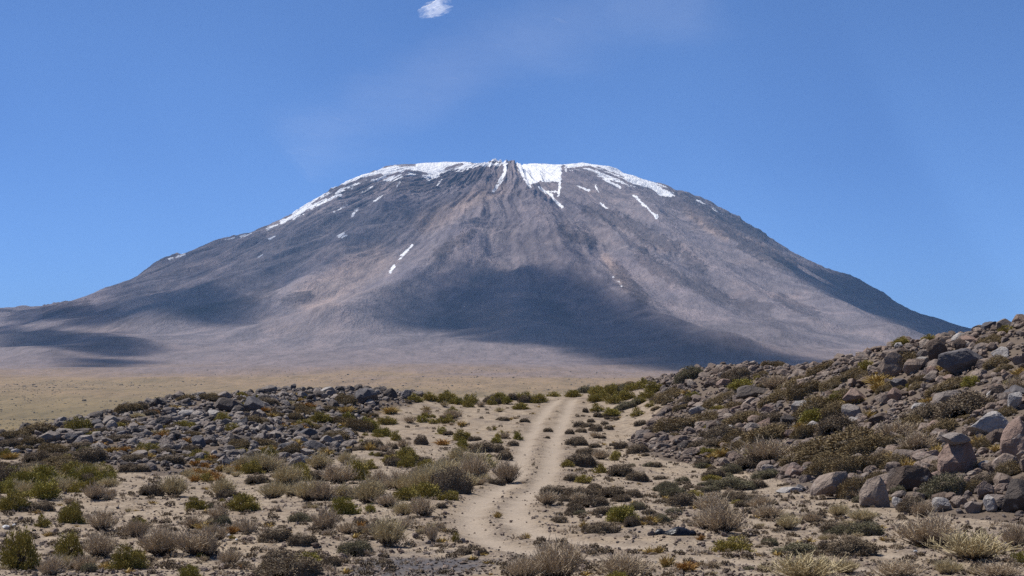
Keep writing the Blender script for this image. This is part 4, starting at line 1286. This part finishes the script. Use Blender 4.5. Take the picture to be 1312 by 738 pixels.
# ================================================================== PLANTS READ OFF THE PHOTO
PLANTS = [  # kind, u centre, v base, width px, height px
    ('green', 26, 729, 58, 58), ('green', 88, 715, 44, 36), ('dry', 128, 715, 52, 32), ('green', 163, 733, 56, 36), ('green', 92, 671, 38, 30), ('green', 55, 676, 22, 18), ('dry', 131, 682, 46, 28),
    ('cushion', 49, 656, 40, 16), ('lime', 57, 642, 50, 26), ('green', 18, 655, 50, 30), ('lime', 8, 634, 40, 22), ('dry', 122, 643, 36, 22), ('green', 101, 632, 32, 17), ('cushion', 105, 617, 28, 15), ('straw', 80, 628, 34, 18), ('green', 30, 626, 44, 18),
    ('cushion', 194, 635, 34, 17), ('straw', 222, 636, 46, 28), ('green', 250, 654, 31, 19), ('dry', 280, 664, 28, 16), ('straw', 287, 636, 40, 26), ('green', 313, 656, 47, 28), ('cushion', 290, 637, 30, 14),
    ('rust', 297, 685, 18, 12), ('dry', 205, 714, 62, 38), ('dry', 252, 716, 66, 33), ('lime', 244, 742, 34, 22), ('dry', 317, 686, 24, 22), ('dry', 175, 690, 40, 24), ('green', 178, 680, 26, 18),
    ('cushion', 350, 699, 52, 24), ('cushion', 353, 722, 44, 24), ('cushion', 373, 742, 88, 34), ('cushion', 386, 702, 38, 19), ('lime', 393, 722, 46, 18), ('cushion', 424, 730, 30, 17),
    ('sage', 460, 711, 50, 23), ('straw', 497, 702, 56, 38), ('sage', 385, 669, 34, 15), ('dry', 417, 682, 38, 32), ('lime', 441, 660, 42, 27), ('lime', 475, 657, 18, 13), ('cushion', 462, 672, 19, 12),
    ('dry', 496, 649, 34, 18), ('straw', 516, 661, 32, 21), ('dry', 541, 664, 38, 25), ('cushion', 565, 652, 17, 9), ('dry', 554, 694, 20, 24), ('cushion', 595, 711, 23, 13), ('cushion', 616, 711, 18, 10),
    ('green', 584, 694, 13, 16), ('straw', 396, 643, 44, 30), ('green', 363, 625, 26, 22), ('green', 323, 608, 30, 19), ('cushion', 331, 620, 37, 14), ('green', 474, 601, 24, 15), ('straw', 409, 602, 38, 23),
    ('green', 466, 635, 25, 16), ('dry', 485, 624, 32, 23), ('dry', 512, 628, 38, 25), ('straw', 548, 626, 52, 31), ('green', 569, 626, 30, 22), ('cushion', 620, 581, 37, 16), ('cushion', 645, 590, 24, 13),
    ('lime', 624, 601, 28, 18), ('dry', 650, 618, 38, 28), ('cushion', 636, 621, 24, 12), ('dry', 434, 620, 50, 28), ('straw', 350, 640, 40, 24), ('straw', 440, 640, 34, 20), ('dry', 576, 607, 34, 18), ('cushion', 572, 597, 26, 12),
    ('dry', 713, 744, 92, 54), ('dry', 672, 744, 50, 34), ('dry', 800, 744, 78, 36), ('lime', 792, 748, 34, 20), ('gold', 832, 709, 16, 12), ('gold', 844, 709, 15, 11), ('gold', 854, 727, 24, 17), ('rust', 879, 734, 38, 14),
    ('rust', 898, 694, 14, 9), ('lime', 796, 672, 46, 28), ('cushion', 771, 684, 46, 17), ('gold', 748, 677, 14, 10), ('cushion', 738, 659, 26, 15), ('cushion', 717, 669, 23, 10), ('cushion', 771, 659, 34, 14), ('cushion', 826, 672, 22, 11), ('sage', 815, 655, 26, 14),
    ('cushion', 811, 639, 28, 14), ('cushion', 706, 633, 32, 13), ('dry', 702, 649, 34, 19), ('cushion', 741, 639, 42, 19), ('green', 748, 620, 27, 13), ('cushion', 741, 599, 47, 20), ('green', 727, 600, 20, 10), ('cushion', 796, 611, 42, 19),
    ('sage', 867, 639, 42, 17), ('cushion', 909, 651, 48, 18), ('cushion', 849, 648, 22, 9), ('cushion', 844, 666, 16, 10), ('gold', 638, 662, 12, 9), ('gold', 674, 689, 14, 9), ('gold', 622, 617, 13, 8), ('green', 770, 606, 22, 13), ('green', 787, 590, 18, 14),
    ('dry', 925, 687, 64, 36), ('green', 940, 709, 62, 26), ('dry', 905, 680, 40, 28), ('dry', 985, 665, 44, 19), ('straw', 1010, 678, 38, 22), ('sage', 1025, 712, 82, 21), ('cushion', 1091, 713, 72, 24), ('straw', 1035, 744, 112, 36),
    ('cushion', 1069, 682, 44, 18), ('sage', 1113, 688, 54, 21), ('dry', 1190, 702, 98, 42), ('straw', 1250, 723, 112, 38), ('dry', 1302, 702, 46, 32), ('lime', 1306, 724, 24, 18), ('straw', 1105, 668, 40, 18), ('green', 1245, 718, 40, 20), ('dry', 1150, 742, 70, 26), ('dry', 1280, 744, 60, 20),
    ('brown', 1050, 612, 52, 24), ('brown', 1080, 612, 60, 30), ('brown', 1112, 604, 56, 26), ('brown', 1062, 598, 60, 24), ('brown', 1098, 588, 64, 26), ('brown', 1076, 580, 60, 22), ('brown', 1092, 640, 50, 32), ('brown', 1072, 628, 40, 18), ('brown', 1120, 624, 40, 22), ('brown', 1130, 578, 56, 20), ('sage', 1212, 637, 62, 36), ('cushion', 1262, 626, 44, 24), ('dry', 1252, 602, 44, 16), ('cushion', 1167, 656, 44, 26), ('dry', 1182, 662, 34, 22), ('brown', 1245, 633, 34, 22),
    ('sage', 938, 628, 52, 20), ('sage', 985, 613, 42, 14), ('cushion', 912, 614, 36, 13), ('cushion', 956, 643, 42, 14), ('gold', 1162, 603, 24, 17), ('gold', 1200, 587, 20, 18), ('gold', 1256, 571, 42, 14), ('gold', 1276, 580, 20, 10),
    ('cushion', 1234, 536, 92, 34), ('cushion', 1190, 540, 60, 24), ('cushion', 1070, 556, 62, 26), ('brown', 1094, 586, 112, 42), ('dry', 1177, 581, 54, 26), ('brown', 1150, 600, 44, 20), ('brown', 1040, 585, 50, 24), ('lime', 1243, 496, 32, 17), ('gold', 1126, 496, 42, 15),
    ('lime', 1070, 523, 28, 20), ('gold', 1113, 538, 20, 14), ('gold', 1046, 520, 14, 14), ('gold', 1128, 504, 30, 14), ('green', 1289, 428, 24, 14), ('green', 1155, 443, 30, 12), ('green', 1190, 438, 26, 10), ('brown', 1270, 444, 40, 14), ('brown', 1280, 470, 34, 16), ('brown', 1220, 500, 60, 16), ('green', 1110, 476, 28, 18), ('brown', 1095, 486, 36, 16),
    ('brown', 863, 556, 62, 25), ('brown', 974, 571, 72, 25), ('brown', 905, 545, 48, 20), ('brown', 940, 530, 44, 18), ('brown', 1000, 515, 50, 18), ('cushion', 985, 545, 40, 18), ('brown', 1050, 480, 44, 14), ('brown', 1020, 497, 50, 16), ('brown', 1030, 562, 44, 20), ('cushion', 960, 600, 46, 20), ('cushion', 1005, 598, 34, 14), ('brown', 940, 582, 40, 18),
    ('green', 201, 513, 20, 9), ('lime', 472, 553, 32, 19), ('lime', 490, 560, 28, 16), ('green', 507, 566, 20, 15), ('cushion', 474, 576, 38, 17), ('green', 345, 592, 26, 21), ('cushion', 327, 592, 34, 16), ('green', 8, 588, 24, 14), ('cushion', 50, 592, 44, 16), ('gold', 66, 596, 24, 8), ('cushion', 25, 604, 44, 14), ('brown', 95, 604, 38, 16), ('brown', 50, 556, 60, 16), ('brown', 12, 566, 40, 16), ('cushion', 100, 578, 40, 12), ('cushion', 150, 566, 40, 12), ('cushion', 215, 596, 44, 14), ('brown', 245, 560, 26, 10), ('cushion', 170, 606, 40, 14),
    ('brown', 240, 508, 30, 9), ('green', 285, 541, 28, 14), ('green', 298, 552, 24, 14), ('green', 390, 548, 34, 11), ('green', 410, 540, 34, 14), ('lime', 445, 540, 22, 14), ('brown', 430, 565, 40, 16), ('gold', 445, 530, 24, 10), ('rust', 312, 542, 10, 10), ('rust', 240, 568, 14, 9), ('gold', 225, 560, 16, 8), ('rust', 250, 610, 20, 12), ('gold', 262, 612, 22, 12), ('rust', 385, 580, 14, 9), ('gold', 500, 530, 26, 10), ('rust', 270, 590, 14, 8), ('gold', 300, 600, 18, 9), ('lime', 120, 608, 20, 13),
    ('green', 180, 577, 16, 12), ('green', 98, 592, 20, 11), ('green', 530, 514, 22, 12), ('green', 550, 513, 24, 11), ('green', 603, 517, 22, 15), ('green', 640, 514, 26, 14), ('green', 575, 511, 26, 10), ('green', 667, 524, 24, 11), ('green', 690, 515, 26, 14), ('green', 675, 512, 18, 13), ('green', 710, 503, 24, 9), ('green', 735, 503, 26, 11), ('green', 765, 504, 26, 13), ('green', 772, 509, 20, 11), ('green', 797, 512, 32, 15), ('sage', 802, 523, 28, 11), ('green', 765, 527, 22, 11), ('lime', 783, 533, 28, 11), ('green', 817, 533, 22, 12), ('green', 820, 515, 24, 10), ('green', 833, 521, 16, 8), ('brown', 785, 494, 30, 8), ('brown', 805, 497, 30, 9), ('green', 580, 530, 20, 10), ('lime', 540, 541, 18, 10),
    ('cushion', 737, 571, 30, 13), ('cushion', 764, 553, 18, 11), ('cushion', 742, 548, 16, 10), ('cushion', 729, 557, 14, 8), ('cushion', 745, 555, 16, 8), ('cushion', 757, 541, 12, 6), ('cushion', 775, 544, 10, 5), ('lime', 663, 564, 16, 13), ('cushion', 658, 572, 14, 8), ('cushion', 702, 553, 14, 6), ('cushion', 701, 561, 8, 4), ('dry', 648, 563, 13, 9), ('cushion', 645, 539, 18, 6), ('cushion', 672, 541, 15, 6), ('lime', 566, 556, 18, 12), ('cushion', 538, 570, 20, 15), ('dry', 580, 536, 28, 12), ('dry', 617, 521, 16, 7), ('rust', 568, 571, 22, 9), ('cushion', 500, 587, 18, 8), ('sage', 519, 588, 14, 8), ('green', 531, 589, 16, 9), ('cushion', 487, 586, 12, 8), ('green', 589, 609, 24, 12), ('cushion', 750, 528, 9, 7), ('cushion', 842, 556, 30, 14), ('cushion', 820, 545, 18, 9), ('cushion', 795, 575, 20, 12), ('cushion', 815, 582, 34, 15), ('cushion', 762, 574, 18, 7), ('green', 790, 586, 16, 10),
]
for kind, u, v, wpx, hpx in PLANTS:
    x, y, z = [float(t[0]) for t in hit([u], [v])]
    if math.isnan(y): x, y, z = [float(t[0]) for t in hit([u], [v + 5])]
    if math.isnan(y): continue
    w = wpx / F * y; h = hpx / F * y * .95
    yc = y + .28 * w if y < 100 else y
    place_plant(kind, x * yc / y, yc, w, h, u, v - hpx * .4)

# ================================================================== FURTHER PLANTS
taken = [(r['u'], r['v'] + 0, r['s']) for r in REG]


def free(u, v, w, k=.55):
    t = np.array(taken)
    return not (np.hypot(t[:, 0] - u, (t[:, 1] - v) * 2.2) < (t[:, 2] + w) * .5 * k).any()


FILL = [  # photo outline, count, {kind: weight}, size range (m), height/width
    ([(0, 620), (160, 608), (340, 612), (580, 600), (600, 640), (580, 690), (560, 738), (0, 738)], 70, {'dry': 5, 'straw': 2, 'cushion': 1.6, 'green': 1.5, 'sage': 1, 'gold': 1, 'rust': .6}, (.16, .55), .6),
    ([(330, 598), (470, 585), (660, 590), (650, 640), (560, 650), (330, 640)], 62, {'straw': 6, 'dry': 3, 'green': 2, 'cushion': 2, 'sage': .6, 'gold': .6}, (.5, 1.25), .62),
    ([(440, 560), (520, 512), (690, 512), (660, 600), (450, 600)], 62, {'cushion': 3, 'dry': 3, 'straw': 2, 'green': 2.6, 'lime': 1.2, 'gold': .8, 'rust': .4}, (.3, 1.0), .5),
    ([(505, 507), (620, 508), (700, 505), (700, 516), (600, 522), (505, 520)], 18, {'green': 5, 'lime': 1, 'cushion': 1}, (.7, 1.3), .6),
    ([(730, 500), (830, 492), (850, 520), (800, 520), (760, 515)], 18, {'green': 5, 'brown': 2, 'sage': 1}, (.8, 1.4), .5),
    ([(725, 530), (800, 530), (790, 575), (720, 580)], 16, {'cushion': 6, 'dry': 1}, (.25, .8), .45),
    ([(720, 585), (830, 575), (960, 605), (1010, 640), (960, 665), (880, 660), (760, 665), (705, 640)], 60, {'cushion': 6, 'sage': 2, 'green': 1.2, 'dry': 1.2, 'gold': .5}, (.3, .95), .42),
    ([(720, 660), (900, 650), (1312, 675), (1312, 738), (900, 738), (900, 695)], 60, {'dry': 4, 'straw': 2, 'cushion': 1.5, 'sage': 2, 'gold': .8}, (.15, .6), .5),
    ([(820, 500), (940, 468), (1120, 455), (1312, 425), (1312, 560), (1200, 575), (1120, 560), (1050, 600), (960, 600), (850, 585)], 135, {'brown': 7, 'cushion': 2, 'dry': 1.2, 'gold': 1.3, 'lime': .9, 'green': 1, 'sage': .6}, (.45, 2.2), .40),
    ([(1040, 600), (1200, 575), (1312, 560), (1312, 665), (1200, 660), (1060, 640)], 34, {'cushion': 3, 'brown': 2, 'sage': 2, 'dry': 2, 'gold': 1.4}, (.25, .8), .5),
    ([(0, 560), (130, 532), (280, 507), (480, 503), (530, 510), (470, 575), (340, 600), (120, 600), (0, 595)], 170, {'brown': 5, 'cushion': 1.5, 'green': 2, 'lime': .7, 'gold': 2.2, 'rust': 2.2, 'straw': .8}, (.35, 1.7), .40),
    ([(0, 560), (70, 560), (140, 600), (0, 612)], 28, {'cushion': 5, 'brown': 3, 'green': 1.4, 'gold': .5}, (.6, 1.6), .4),
    ([(0, 600), (140, 602), (160, 625), (0, 640)], 30, {'green': 4, 'lime': 4, 'straw': 2, 'cushion': 2}, (.6, 1.3), .6),
    ([(230, 606), (345, 600), (345, 618), (230, 622)], 16, {'rust': 3, 'gold': 3, 'straw': 2, 'green': 1}, (.4, .9), .55),
]
for poly, cnt, mix_, (s0, s1), ratio in FILL:
    pa = np.array(poly, float)
    ks = list(mix_); wt = np.array([mix_[k] for k in ks], float); wt /= wt.sum()
    got = 0
    for _ in range(cnt * 14):
        if got >= cnt: break
        u = random.uniform(pa[:, 0].min(), pa[:, 0].max()); v = random.uniform(pa[:, 1].min(), pa[:, 1].max())
        near_by = got > 2 and random.random() < .5
        if near_by:
            q0 = taken[-random.randint(1, min(got, 12))]; u = q0[0] + random.uniform(-1, 1) * q0[2] * .9; v = q0[1] + random.uniform(-1, 1) * q0[2] * .32
        if not in_poly(np.array([u]), np.array([v]), poly)[0]: continue
        x, y, z = [float(t[0]) for t in march(base_h, u, v, 22, 175, 320)]
        if math.isnan(y): continue
        kind = ks[int(rng.choice(len(ks), p=wt))]
        w = s0 + (s1 - s0) * random.random() ** 1.6
        if kind in ('gold', 'rust'): w = min(w * .7, .75)
        px_ = w * F / y
        if px_ < 5: continue
        if not free(u, v, px_, .30 if near_by else .55): continue
        da = min(float(line_dist(x, y, RUT_L)), float(line_dist(x, y, RUT_R)))
        if da < .45 + w * .5: continue
        if float(line_dist(x, y, MID)) < 1.2 and (w > .45 or random.random() < .7): continue
        if in_poly(np.array([u]), np.array([v]), GRAVEL_POLY)[0]: continue
        if abs(u - 864) < 46 and abs(v - 690) < 16: continue
        place_plant(kind, x, y, w, w * ratio * random.uniform(.75, 1.2), u, v)
        taken.append((u, v, px_)); got += 1

# ================================================================== THE SCREE
rk = []          # x, y, size, region
for side, poly, n_try, (bx0, bx1, by0, by1), med, sig in (('left', LEFT_SCREE, 8500, (-32, -1, 60, 128), .29, .42), ('right', RIGHT_SCREE, 11000, (3, 30, 38, 132), .27, .50)):
    x = rng.uniform(bx0, bx1, n_try); y = rng.uniform(by0, by1, n_try)
    z = base_h(x, y); u, v = proj(x, y, z)
    ok = in_poly(u, v, poly)
    dens_n = fbm(x / 3.2, y / 3.2, 3) + .25
    pb = np.clip(poly_sd(u, v, poly) / 14.0, 0.08, 1) * np.clip(.72 + .7 * dens_n, .12, 1) * np.where(u < 75, .35, 1)
    ok &= rng.uniform(0, 1, n_try) < pb
    s = np.exp(rng.normal(math.log(med), sig, n_try)); s = np.clip(s, .12, .66 if side == 'left' else .72)
    for i in np.nonzero(ok)[0]:
        rk.append((x[i], y[i], s[i], side, u[i], v[i]))
# loose stones out on the open ground
for _ in range(500):
    u = random.uniform(0, 1312); v = random.uniform(560, 735)
    x, y, z = [float(t[0]) for t in march(base_h, u, v, 22, 150, 240)]
    if math.isnan(y) or min(float(line_dist(x, y, RUT_L)), float(line_dist(x, y, RUT_R))) < .5: continue
    if in_poly(np.array([u]), np.array([v]), GRAVEL_POLY)[0]: continue
    rk.append((x, y, random.uniform(.05, .15), 'right', u, v))
bt = np.array([(r['u'], r['v'], r['s']) for r in REG if r.get('rock') and r['s'] > 15])
pl_xy = np.array([(r['o'].location.x, r['o'].location.y, r['o'].scale.x) for r in REG if not r.get('rock')])
sizes = np.array([r[2] * F / r[1] for r in rk])
keep = []
for i, r in enumerate(rk):
    d = np.hypot(bt[:, 0] - r[4], (bt[:, 1] - r[5]) * 1.6)
    if (d < bt[:, 2] * .42).any(): continue
    dp_ = np.hypot(pl_xy[:, 0] - r[0], pl_xy[:, 1] - r[1])
    if (dp_ < pl_xy[:, 2] * .5).any(): continue
    keep.append(i)
keep = np.array(keep)
order = keep[np.argsort(-sizes[keep])]
onscreen = [i for i in order if 2 < rk[i][4] < 1310]
single = set(onscreen[:228])
for i in onscreen[:228]:
    x, y, s, side, u, v = rk[i]
    paint = ('grey' if side == 'left' else 'brown') if random.random() < .74 else random.choice(('dark', 'pale', 'red', 'red') if side == 'right' else ('dark', 'pale', 'dark', 'grey'))
    fl = random.uniform(.5, .95)
    place_rock(paint, x, y, s * random.uniform(1, 1.3), s * random.uniform(.8, 1.05), s * fl, u, v, None, None, True, .27, .35)

SH2 = [rock_shape(300 + i, 2, random.uniform(.5, .85), 11) for i in range(24)]
SH1 = [rock_shape(340 + i, 1, random.uniform(.5, .85), 6) for i in range(24)]


def scatter_mesh(items, shapes, r):
    V = []; T = []; A = []; off = 0
    for x, y, z, s in items:
        v, f = shapes[r.integers(len(shapes))]
        a = r.uniform(0, 2 * PI); ca, sa = math.cos(a), math.sin(a)
        t1, t2 = r.normal(size=2) * .3
        Rz = np.array([[ca, -sa, 0], [sa, ca, 0], [0, 0, 1]])
        Rx = np.array([[1, 0, 0], [0, math.cos(t1), -math.sin(t1)], [0, math.sin(t1), math.cos(t1)]])
        Ry = np.array([[math.cos(t2), 0, math.sin(t2)], [0, 1, 0], [-math.sin(t2), 0, math.cos(t2)]])
        w = (v * [s * r.uniform(1, 1.35), s * r.uniform(.8, 1.05), s * r.uniform(.55, .95)]) @ (Rz @ Rx @ Ry).T
        w[:, 2] += z + s * .22; w[:, 0] += x; w[:, 1] += y
        V.append(w); T.append(f + off); A.append(np.full(len(w), r.uniform(0, 1))); off += len(w)
    return np.concatenate(V), np.concatenate(T), np.concatenate(A)


rs = np.random.default_rng(77)
parts_ = []
for side, mi in (('left', 0), ('right', 1)):
    for shapes, lo, hi in ((SH2, 7.5, 1e9), (SH1, 0, 7.5)):
        it = [(rk[i][0], rk[i][1], float(surf(rk[i][0], rk[i][1])), rk[i][2]) for i in order if i not in single and rk[i][3] == side and lo <= sizes[i] < hi]
        if it:
            v, t, a = scatter_mesh(it, shapes, rs); parts_.append((v, t, a, mi))
# rubble between the rocks: small stones
for side, poly, (bx0, bx1, by0, by1), n in (('left', LEFT_SCREE, (-32, -1, 60, 126), 7500), ('right', RIGHT_SCREE, (3, 30, 38, 130), 11000)):
    x = rs.uniform(bx0, bx1, n); y = rs.uniform(by0, by1, n); z = base_h(x, y); u, v = proj(x, y, z)
    ok = in_poly(u, v, poly) & (rs.uniform(0, 1, n) < np.clip(poly_sd(u, v, poly) / 10.0 + .3, .1, 1))
    it = [(x[i], y[i], float(surf(x[i], y[i])), rs.uniform(.10, .26)) for i in np.nonzero(ok)[0]]
    v, t, a = scatter_mesh(it, SH1, rs); parts_.append((v, t, a, 0 if side == 'left' else 1))
V = []; T = []; A = []; MI = []; off = 0
for v, t, a, mi in parts_:
    V.append(v); T.append(t + off); A.append(a); MI.append(np.full(len(t), mi)); off += len(v)
sc_o = link('scree', make_mesh('scree', np.concatenate(V), tris=np.concatenate(T), smooth=False, attrs={'tint': np.concatenate(A)}, mats=[M_GREY_S, M_BROWN_S], mat_idx=np.concatenate(MI)))
tag(sc_o, 'loose rubble of small lava rocks covering the mound and the slope', kind='stuff')

# gravel lying on the open ground
n = 24000
d = 30 + 60 * rs.uniform(0, 1, n) ** 1.7; x = rs.uniform(-.29, .29, n) * d
da = np.minimum(line_dist(x, d, RUT_L), line_dist(x, d, RUT_R))
ok = (da > .35) | (rs.uniform(0, 1, n) < .12)
x, d = x[ok], d[ok]
ss = np.clip(np.exp(rs.normal(math.log(.045), .45, len(x))), .02, .14)
zs = surf(x, d)
v0, f0 = ICO[1]
bm_ = bmesh.new(); bmesh.ops.create_icosphere(bm_, subdivisions=1, radius=1.0)
bm_.free()
SH0 = []
for i in range(12):
    r_ = np.random.default_rng(500 + i)
    ph = np.array([[1, 0, 0], [-1, 0, 0], [0, 1, 0], [0, -1, 0], [0, 0, 1], [0, 0, -1]], float)
    ph = ph * r_.uniform(.35, .6, (6, 1)) + r_.normal(size=(6, 3)) * .09
    ff = np.array([[0, 2, 4], [2, 1, 4], [1, 3, 4], [3, 0, 4], [2, 0, 5], [1, 2, 5], [3, 1, 5], [0, 3, 5]])
    SH0.append((ph, ff))
v, t, a = scatter_mesh(list(zip(x, d, zs - .005, ss)), SH0, rs)
gr = link('gravel', make_mesh('gravel', v, tris=t, smooth=False, attrs={'tint': a}, mats=[M_BROWN_S]))
tag(gr, 'small loose stones scattered over the bare ground', kind='stuff')

# tiny seedlings and dead stalks too small to count
SEED = [sh_cushion(900 + i, .05)[0] for i in range(4)] + [sh_tuft(910 + i, .12)[0] for i in range(3)] + [sh_dry(920 + i, .08)[0] for i in range(4)]
V = []; Q = []; A = []; MI = []; off = 0
mm = [FOL['cushion']] * 4 + [FOL['gold']] * 3 + [FOL['dry']] * 4
for _ in range(3200):
    u = rs.uniform(-20, 1332); v_ = rs.uniform(512, 738)
    x, y, z = [float(t[0]) for t in march(base_h, u, v_, 22, 160, 200)]
    if math.isnan(y): continue
    if min(float(line_dist(x, y, RUT_L)), float(line_dist(x, y, RUT_R))) < .5: continue
    if abs(u - 864) < 44 and abs(v_ - 692) < 12: continue
    if in_poly(np.array([u]), np.array([v_]), LEFT_SCREE)[0] or in_poly(np.array([u]), np.array([v_]), RIGHT_SCREE)[0]: continue
    k = int(rs.choice(11, p=np.array([3, 3, 3, 3, .5, .5, .5, 2, 2, 2, 2]) / 21.5))
    sv_, sq, st_ = SEED[k]
    s = rs.uniform(.10, .26)
    V.append(sv_ * [s, s, s * .8] + [x, y, float(surf(x, y)) - .01]); Q.append(sq + off); A.append(st_); off += len(sv_)
    MI.append(np.full(len(sq), (0, 1, 2)[0 if k < 4 else 1 if k < 7 else 2]))
gc = link('ground_cover', make_mesh('ground_cover', np.concatenate(V), quads=np.concatenate(Q), smooth=False, attrs={'tint': np.concatenate(A)}, mats=[FOL['cushion'], FOL['gold'], FOL['dry']], mat_idx=np.concatenate(MI)))
tag(gc, 'tiny sparse plants dotted over the bare ground', kind='stuff')

# ================================================================== LABELS
LAND = [(864, 688, 'the black plastic sheet'), (555, 724, 'the dark gravel patch'), (1226, 588, 'the capped boulder'), (1231, 465, 'the big dark boulder'), (1143, 470, 'the tall rounded boulder'),
        (720, 516, "the track's top"), (612, 655, "the track's bend"), (690, 575, 'the straight track'), (291, 520, 'the left slab outcrop'), (26, 705, 'the left corner shrub'),
        (965, 504, 'the long grey slab'), (467, 510, 'the dark crest boulder'), (1085, 590, 'the brown brush mats'), (1010, 630, 'the flat bluish stone'),
        (713, 715, 'the big bare bush'), (133, 545, 'the dark hollowed boulder'), (312, 643, 'the shrub by orange tuft'), (396, 630, 'the round straw shrub'),
        (373, 728, 'the dark bush clump'), (1266, 548, 'the wide pale block'), (405, 572, 'the dark broken block'), (1230, 705, 'the wide dry bush'), (771, 676, 'the lime shrub'),
        (893, 528, 'the pale greenish boulder'), (62, 562, 'the pale-topped boulder'), (255, 570, 'the dark upright boulder')]
ORD = ['', 'second ', 'third ', 'fourth ', 'fifth ', 'sixth ', 'seventh ', 'eighth ', 'ninth ', 'tenth ', 'eleventh ', 'twelfth ', 'thirteenth ', 'fourteenth ', 'fifteenth ', 'sixteenth ', 'seventeenth ', 'eighteenth ']
DIRS = ['right of', 'beyond and right of', 'beyond', 'beyond and left of', 'left of', 'in front and left of', 'in front of', 'in front and right of']
bins = {}
for r in REG:
    if r['label'] is None:
        la = np.array([(a, b) for a, b, _ in LAND])
        du = r['u'] - la[:, 0]; dv = (la[:, 1] - r['v']) * 1.6
        dd = np.hypot(du, dv); k = int(np.argmin(dd))
        dirn = DIRS[int(((math.degrees(math.atan2(dv[k], du[k])) + 22.5) % 360) // 45)]
        sz = 'small' if r['s'] < 12 else 'medium' if r['s'] < 24 else 'large'
        look = r['look'] if not r.get('rock') else r['look'].strip() + ' ' + 'boulder'
        r['dist'] = float(dd[k])
        bins.setdefault((sz + ' ' + look, dirn, LAND[k][2]), []).append(r)
for (look, dirn, lm), rs_ in bins.items():
    rs_.sort(key=lambda q: q['dist'])
    for i, r in enumerate(rs_):
        r['label'] = (('nearest ' if i == 0 and len(rs_) > 1 else ORD[min(i, len(ORD) - 1)]) + look + ' ' + dirn + ' ' + lm)
for r in REG:
    cat = CATS.get(r['name'], 'stone')
    tag(r['o'], r['label'], cat, GROUPS.get(r['name'], 'white stones on the bare ground'))
print('COUNTS', {n_: sum(1 for r in REG if r['name'] == n_) for n_ in set(r['name'] for r in REG)}, 'rocks', len(rk), len(keep))
print('LONG', max(len(r['label'].split()) for r in REG), 'unique', len(set(r['label'] for r in REG)), len(REG))
# ================================================================== LIGHT, AIR, CAMERA
wd = bpy.data.worlds.new('World'); SC.world = wd; wd.use_nodes = True
nt_ = wd.node_tree; nt_.nodes.clear()
sky = nt_.nodes.new('ShaderNodeTexSky'); sky.sky_type = 'NISHITA'; sky.sun_disc = False
sky.sun_elevation = SUN_EL; sky.sun_rotation = SUN_AZ
sky.altitude = SKY_ALT; sky.air_density = SKY_AIR; sky.dust_density = SKY_DUST; sky.ozone_density = SKY_OZ
bg = nt_.nodes.new('ShaderNodeBackground'); bg.inputs['Strength'].default_value = SKY_STR
wo = nt_.nodes.new('ShaderNodeOutputWorld')
nt_.links.new(sky.outputs[0], bg.inputs['Color']); nt_.links.new(bg.outputs[0], wo.inputs['Surface'])

sl = bpy.data.lights.new('sun', 'SUN'); sl.energy = SUN_STR; sl.angle = math.radians(0.53); sl.color = (1.0, 0.955, 0.89)
so = bpy.data.objects.new('sun', sl); COL.objects.link(so)
from mathutils import Vector
so.rotation_euler = Vector((-SUN[0], -SUN[1], -SUN[2])).to_track_quat('-Z', 'Y').to_euler()
so.location = (-40, 0, 60)

# the air between here and the mountain
hx0, hx1, hy0, hy1, hz0, hz1 = -20900, 20900, -7800, 33800, -66, 1600
hv = [(x, y, z) for z in (hz0, hz1) for y in (hy0, hy1) for x in (hx0, hx1)]
hq = [(0, 2, 3, 1), (4, 5, 7, 6), (0, 1, 5, 4), (2, 6, 7, 3), (0, 4, 6, 2), (1, 3, 7, 5)]
hm = bpy.data.materials.new('thin_air'); hm.use_nodes = True
ht = hm.node_tree; ht.nodes.clear()
pvn = ht.nodes.new('ShaderNodeVolumePrincipled'); pvn.inputs['Color'].default_value = (*HAZE_COL, 1); pvn.inputs['Density'].default_value = HAZE_DEN
pvn.inputs['Anisotropy'].default_value = 0.0
ho = ht.nodes.new('ShaderNodeOutputMaterial'); ht.links.new(pvn.outputs[0], ho.inputs['Volume'])
if HAZE_DEN > 0:
    haze = link('haze', make_mesh('haze', hv, quads=hq, smooth=False, mats=[hm]))
    tag(haze, 'thin blue haze in front of the distant volcano', kind='stuff')

cam = bpy.data.cameras.new('camera'); co = bpy.data.objects.new('camera', cam); COL.objects.link(co)
cam.sensor_width = 36.0; cam.lens = 18.0 / math.tan(HALF); cam.clip_start = 0.3; cam.clip_end = 150000.0
co.location = (0, 0, 0); co.rotation_euler = (PI / 2 + PITCH, 0, 0)
SC.camera = co
vs = SC.view_settings
vs.view_transform = 'Standard'; vs.look = 'None'; vs.gamma = 1.0; vs.use_curve_mapping = False; vs.exposure = EXPO
SC.cycles.transparent_max_bounces = 16
SC.cycles.max_bounces = 6
SC.cycles.diffuse_bounces = 3
SC.cycles.volume_bounces = 0
SC.cycles.use_denoising = False
SC.cycles.use_adaptive_sampling = False
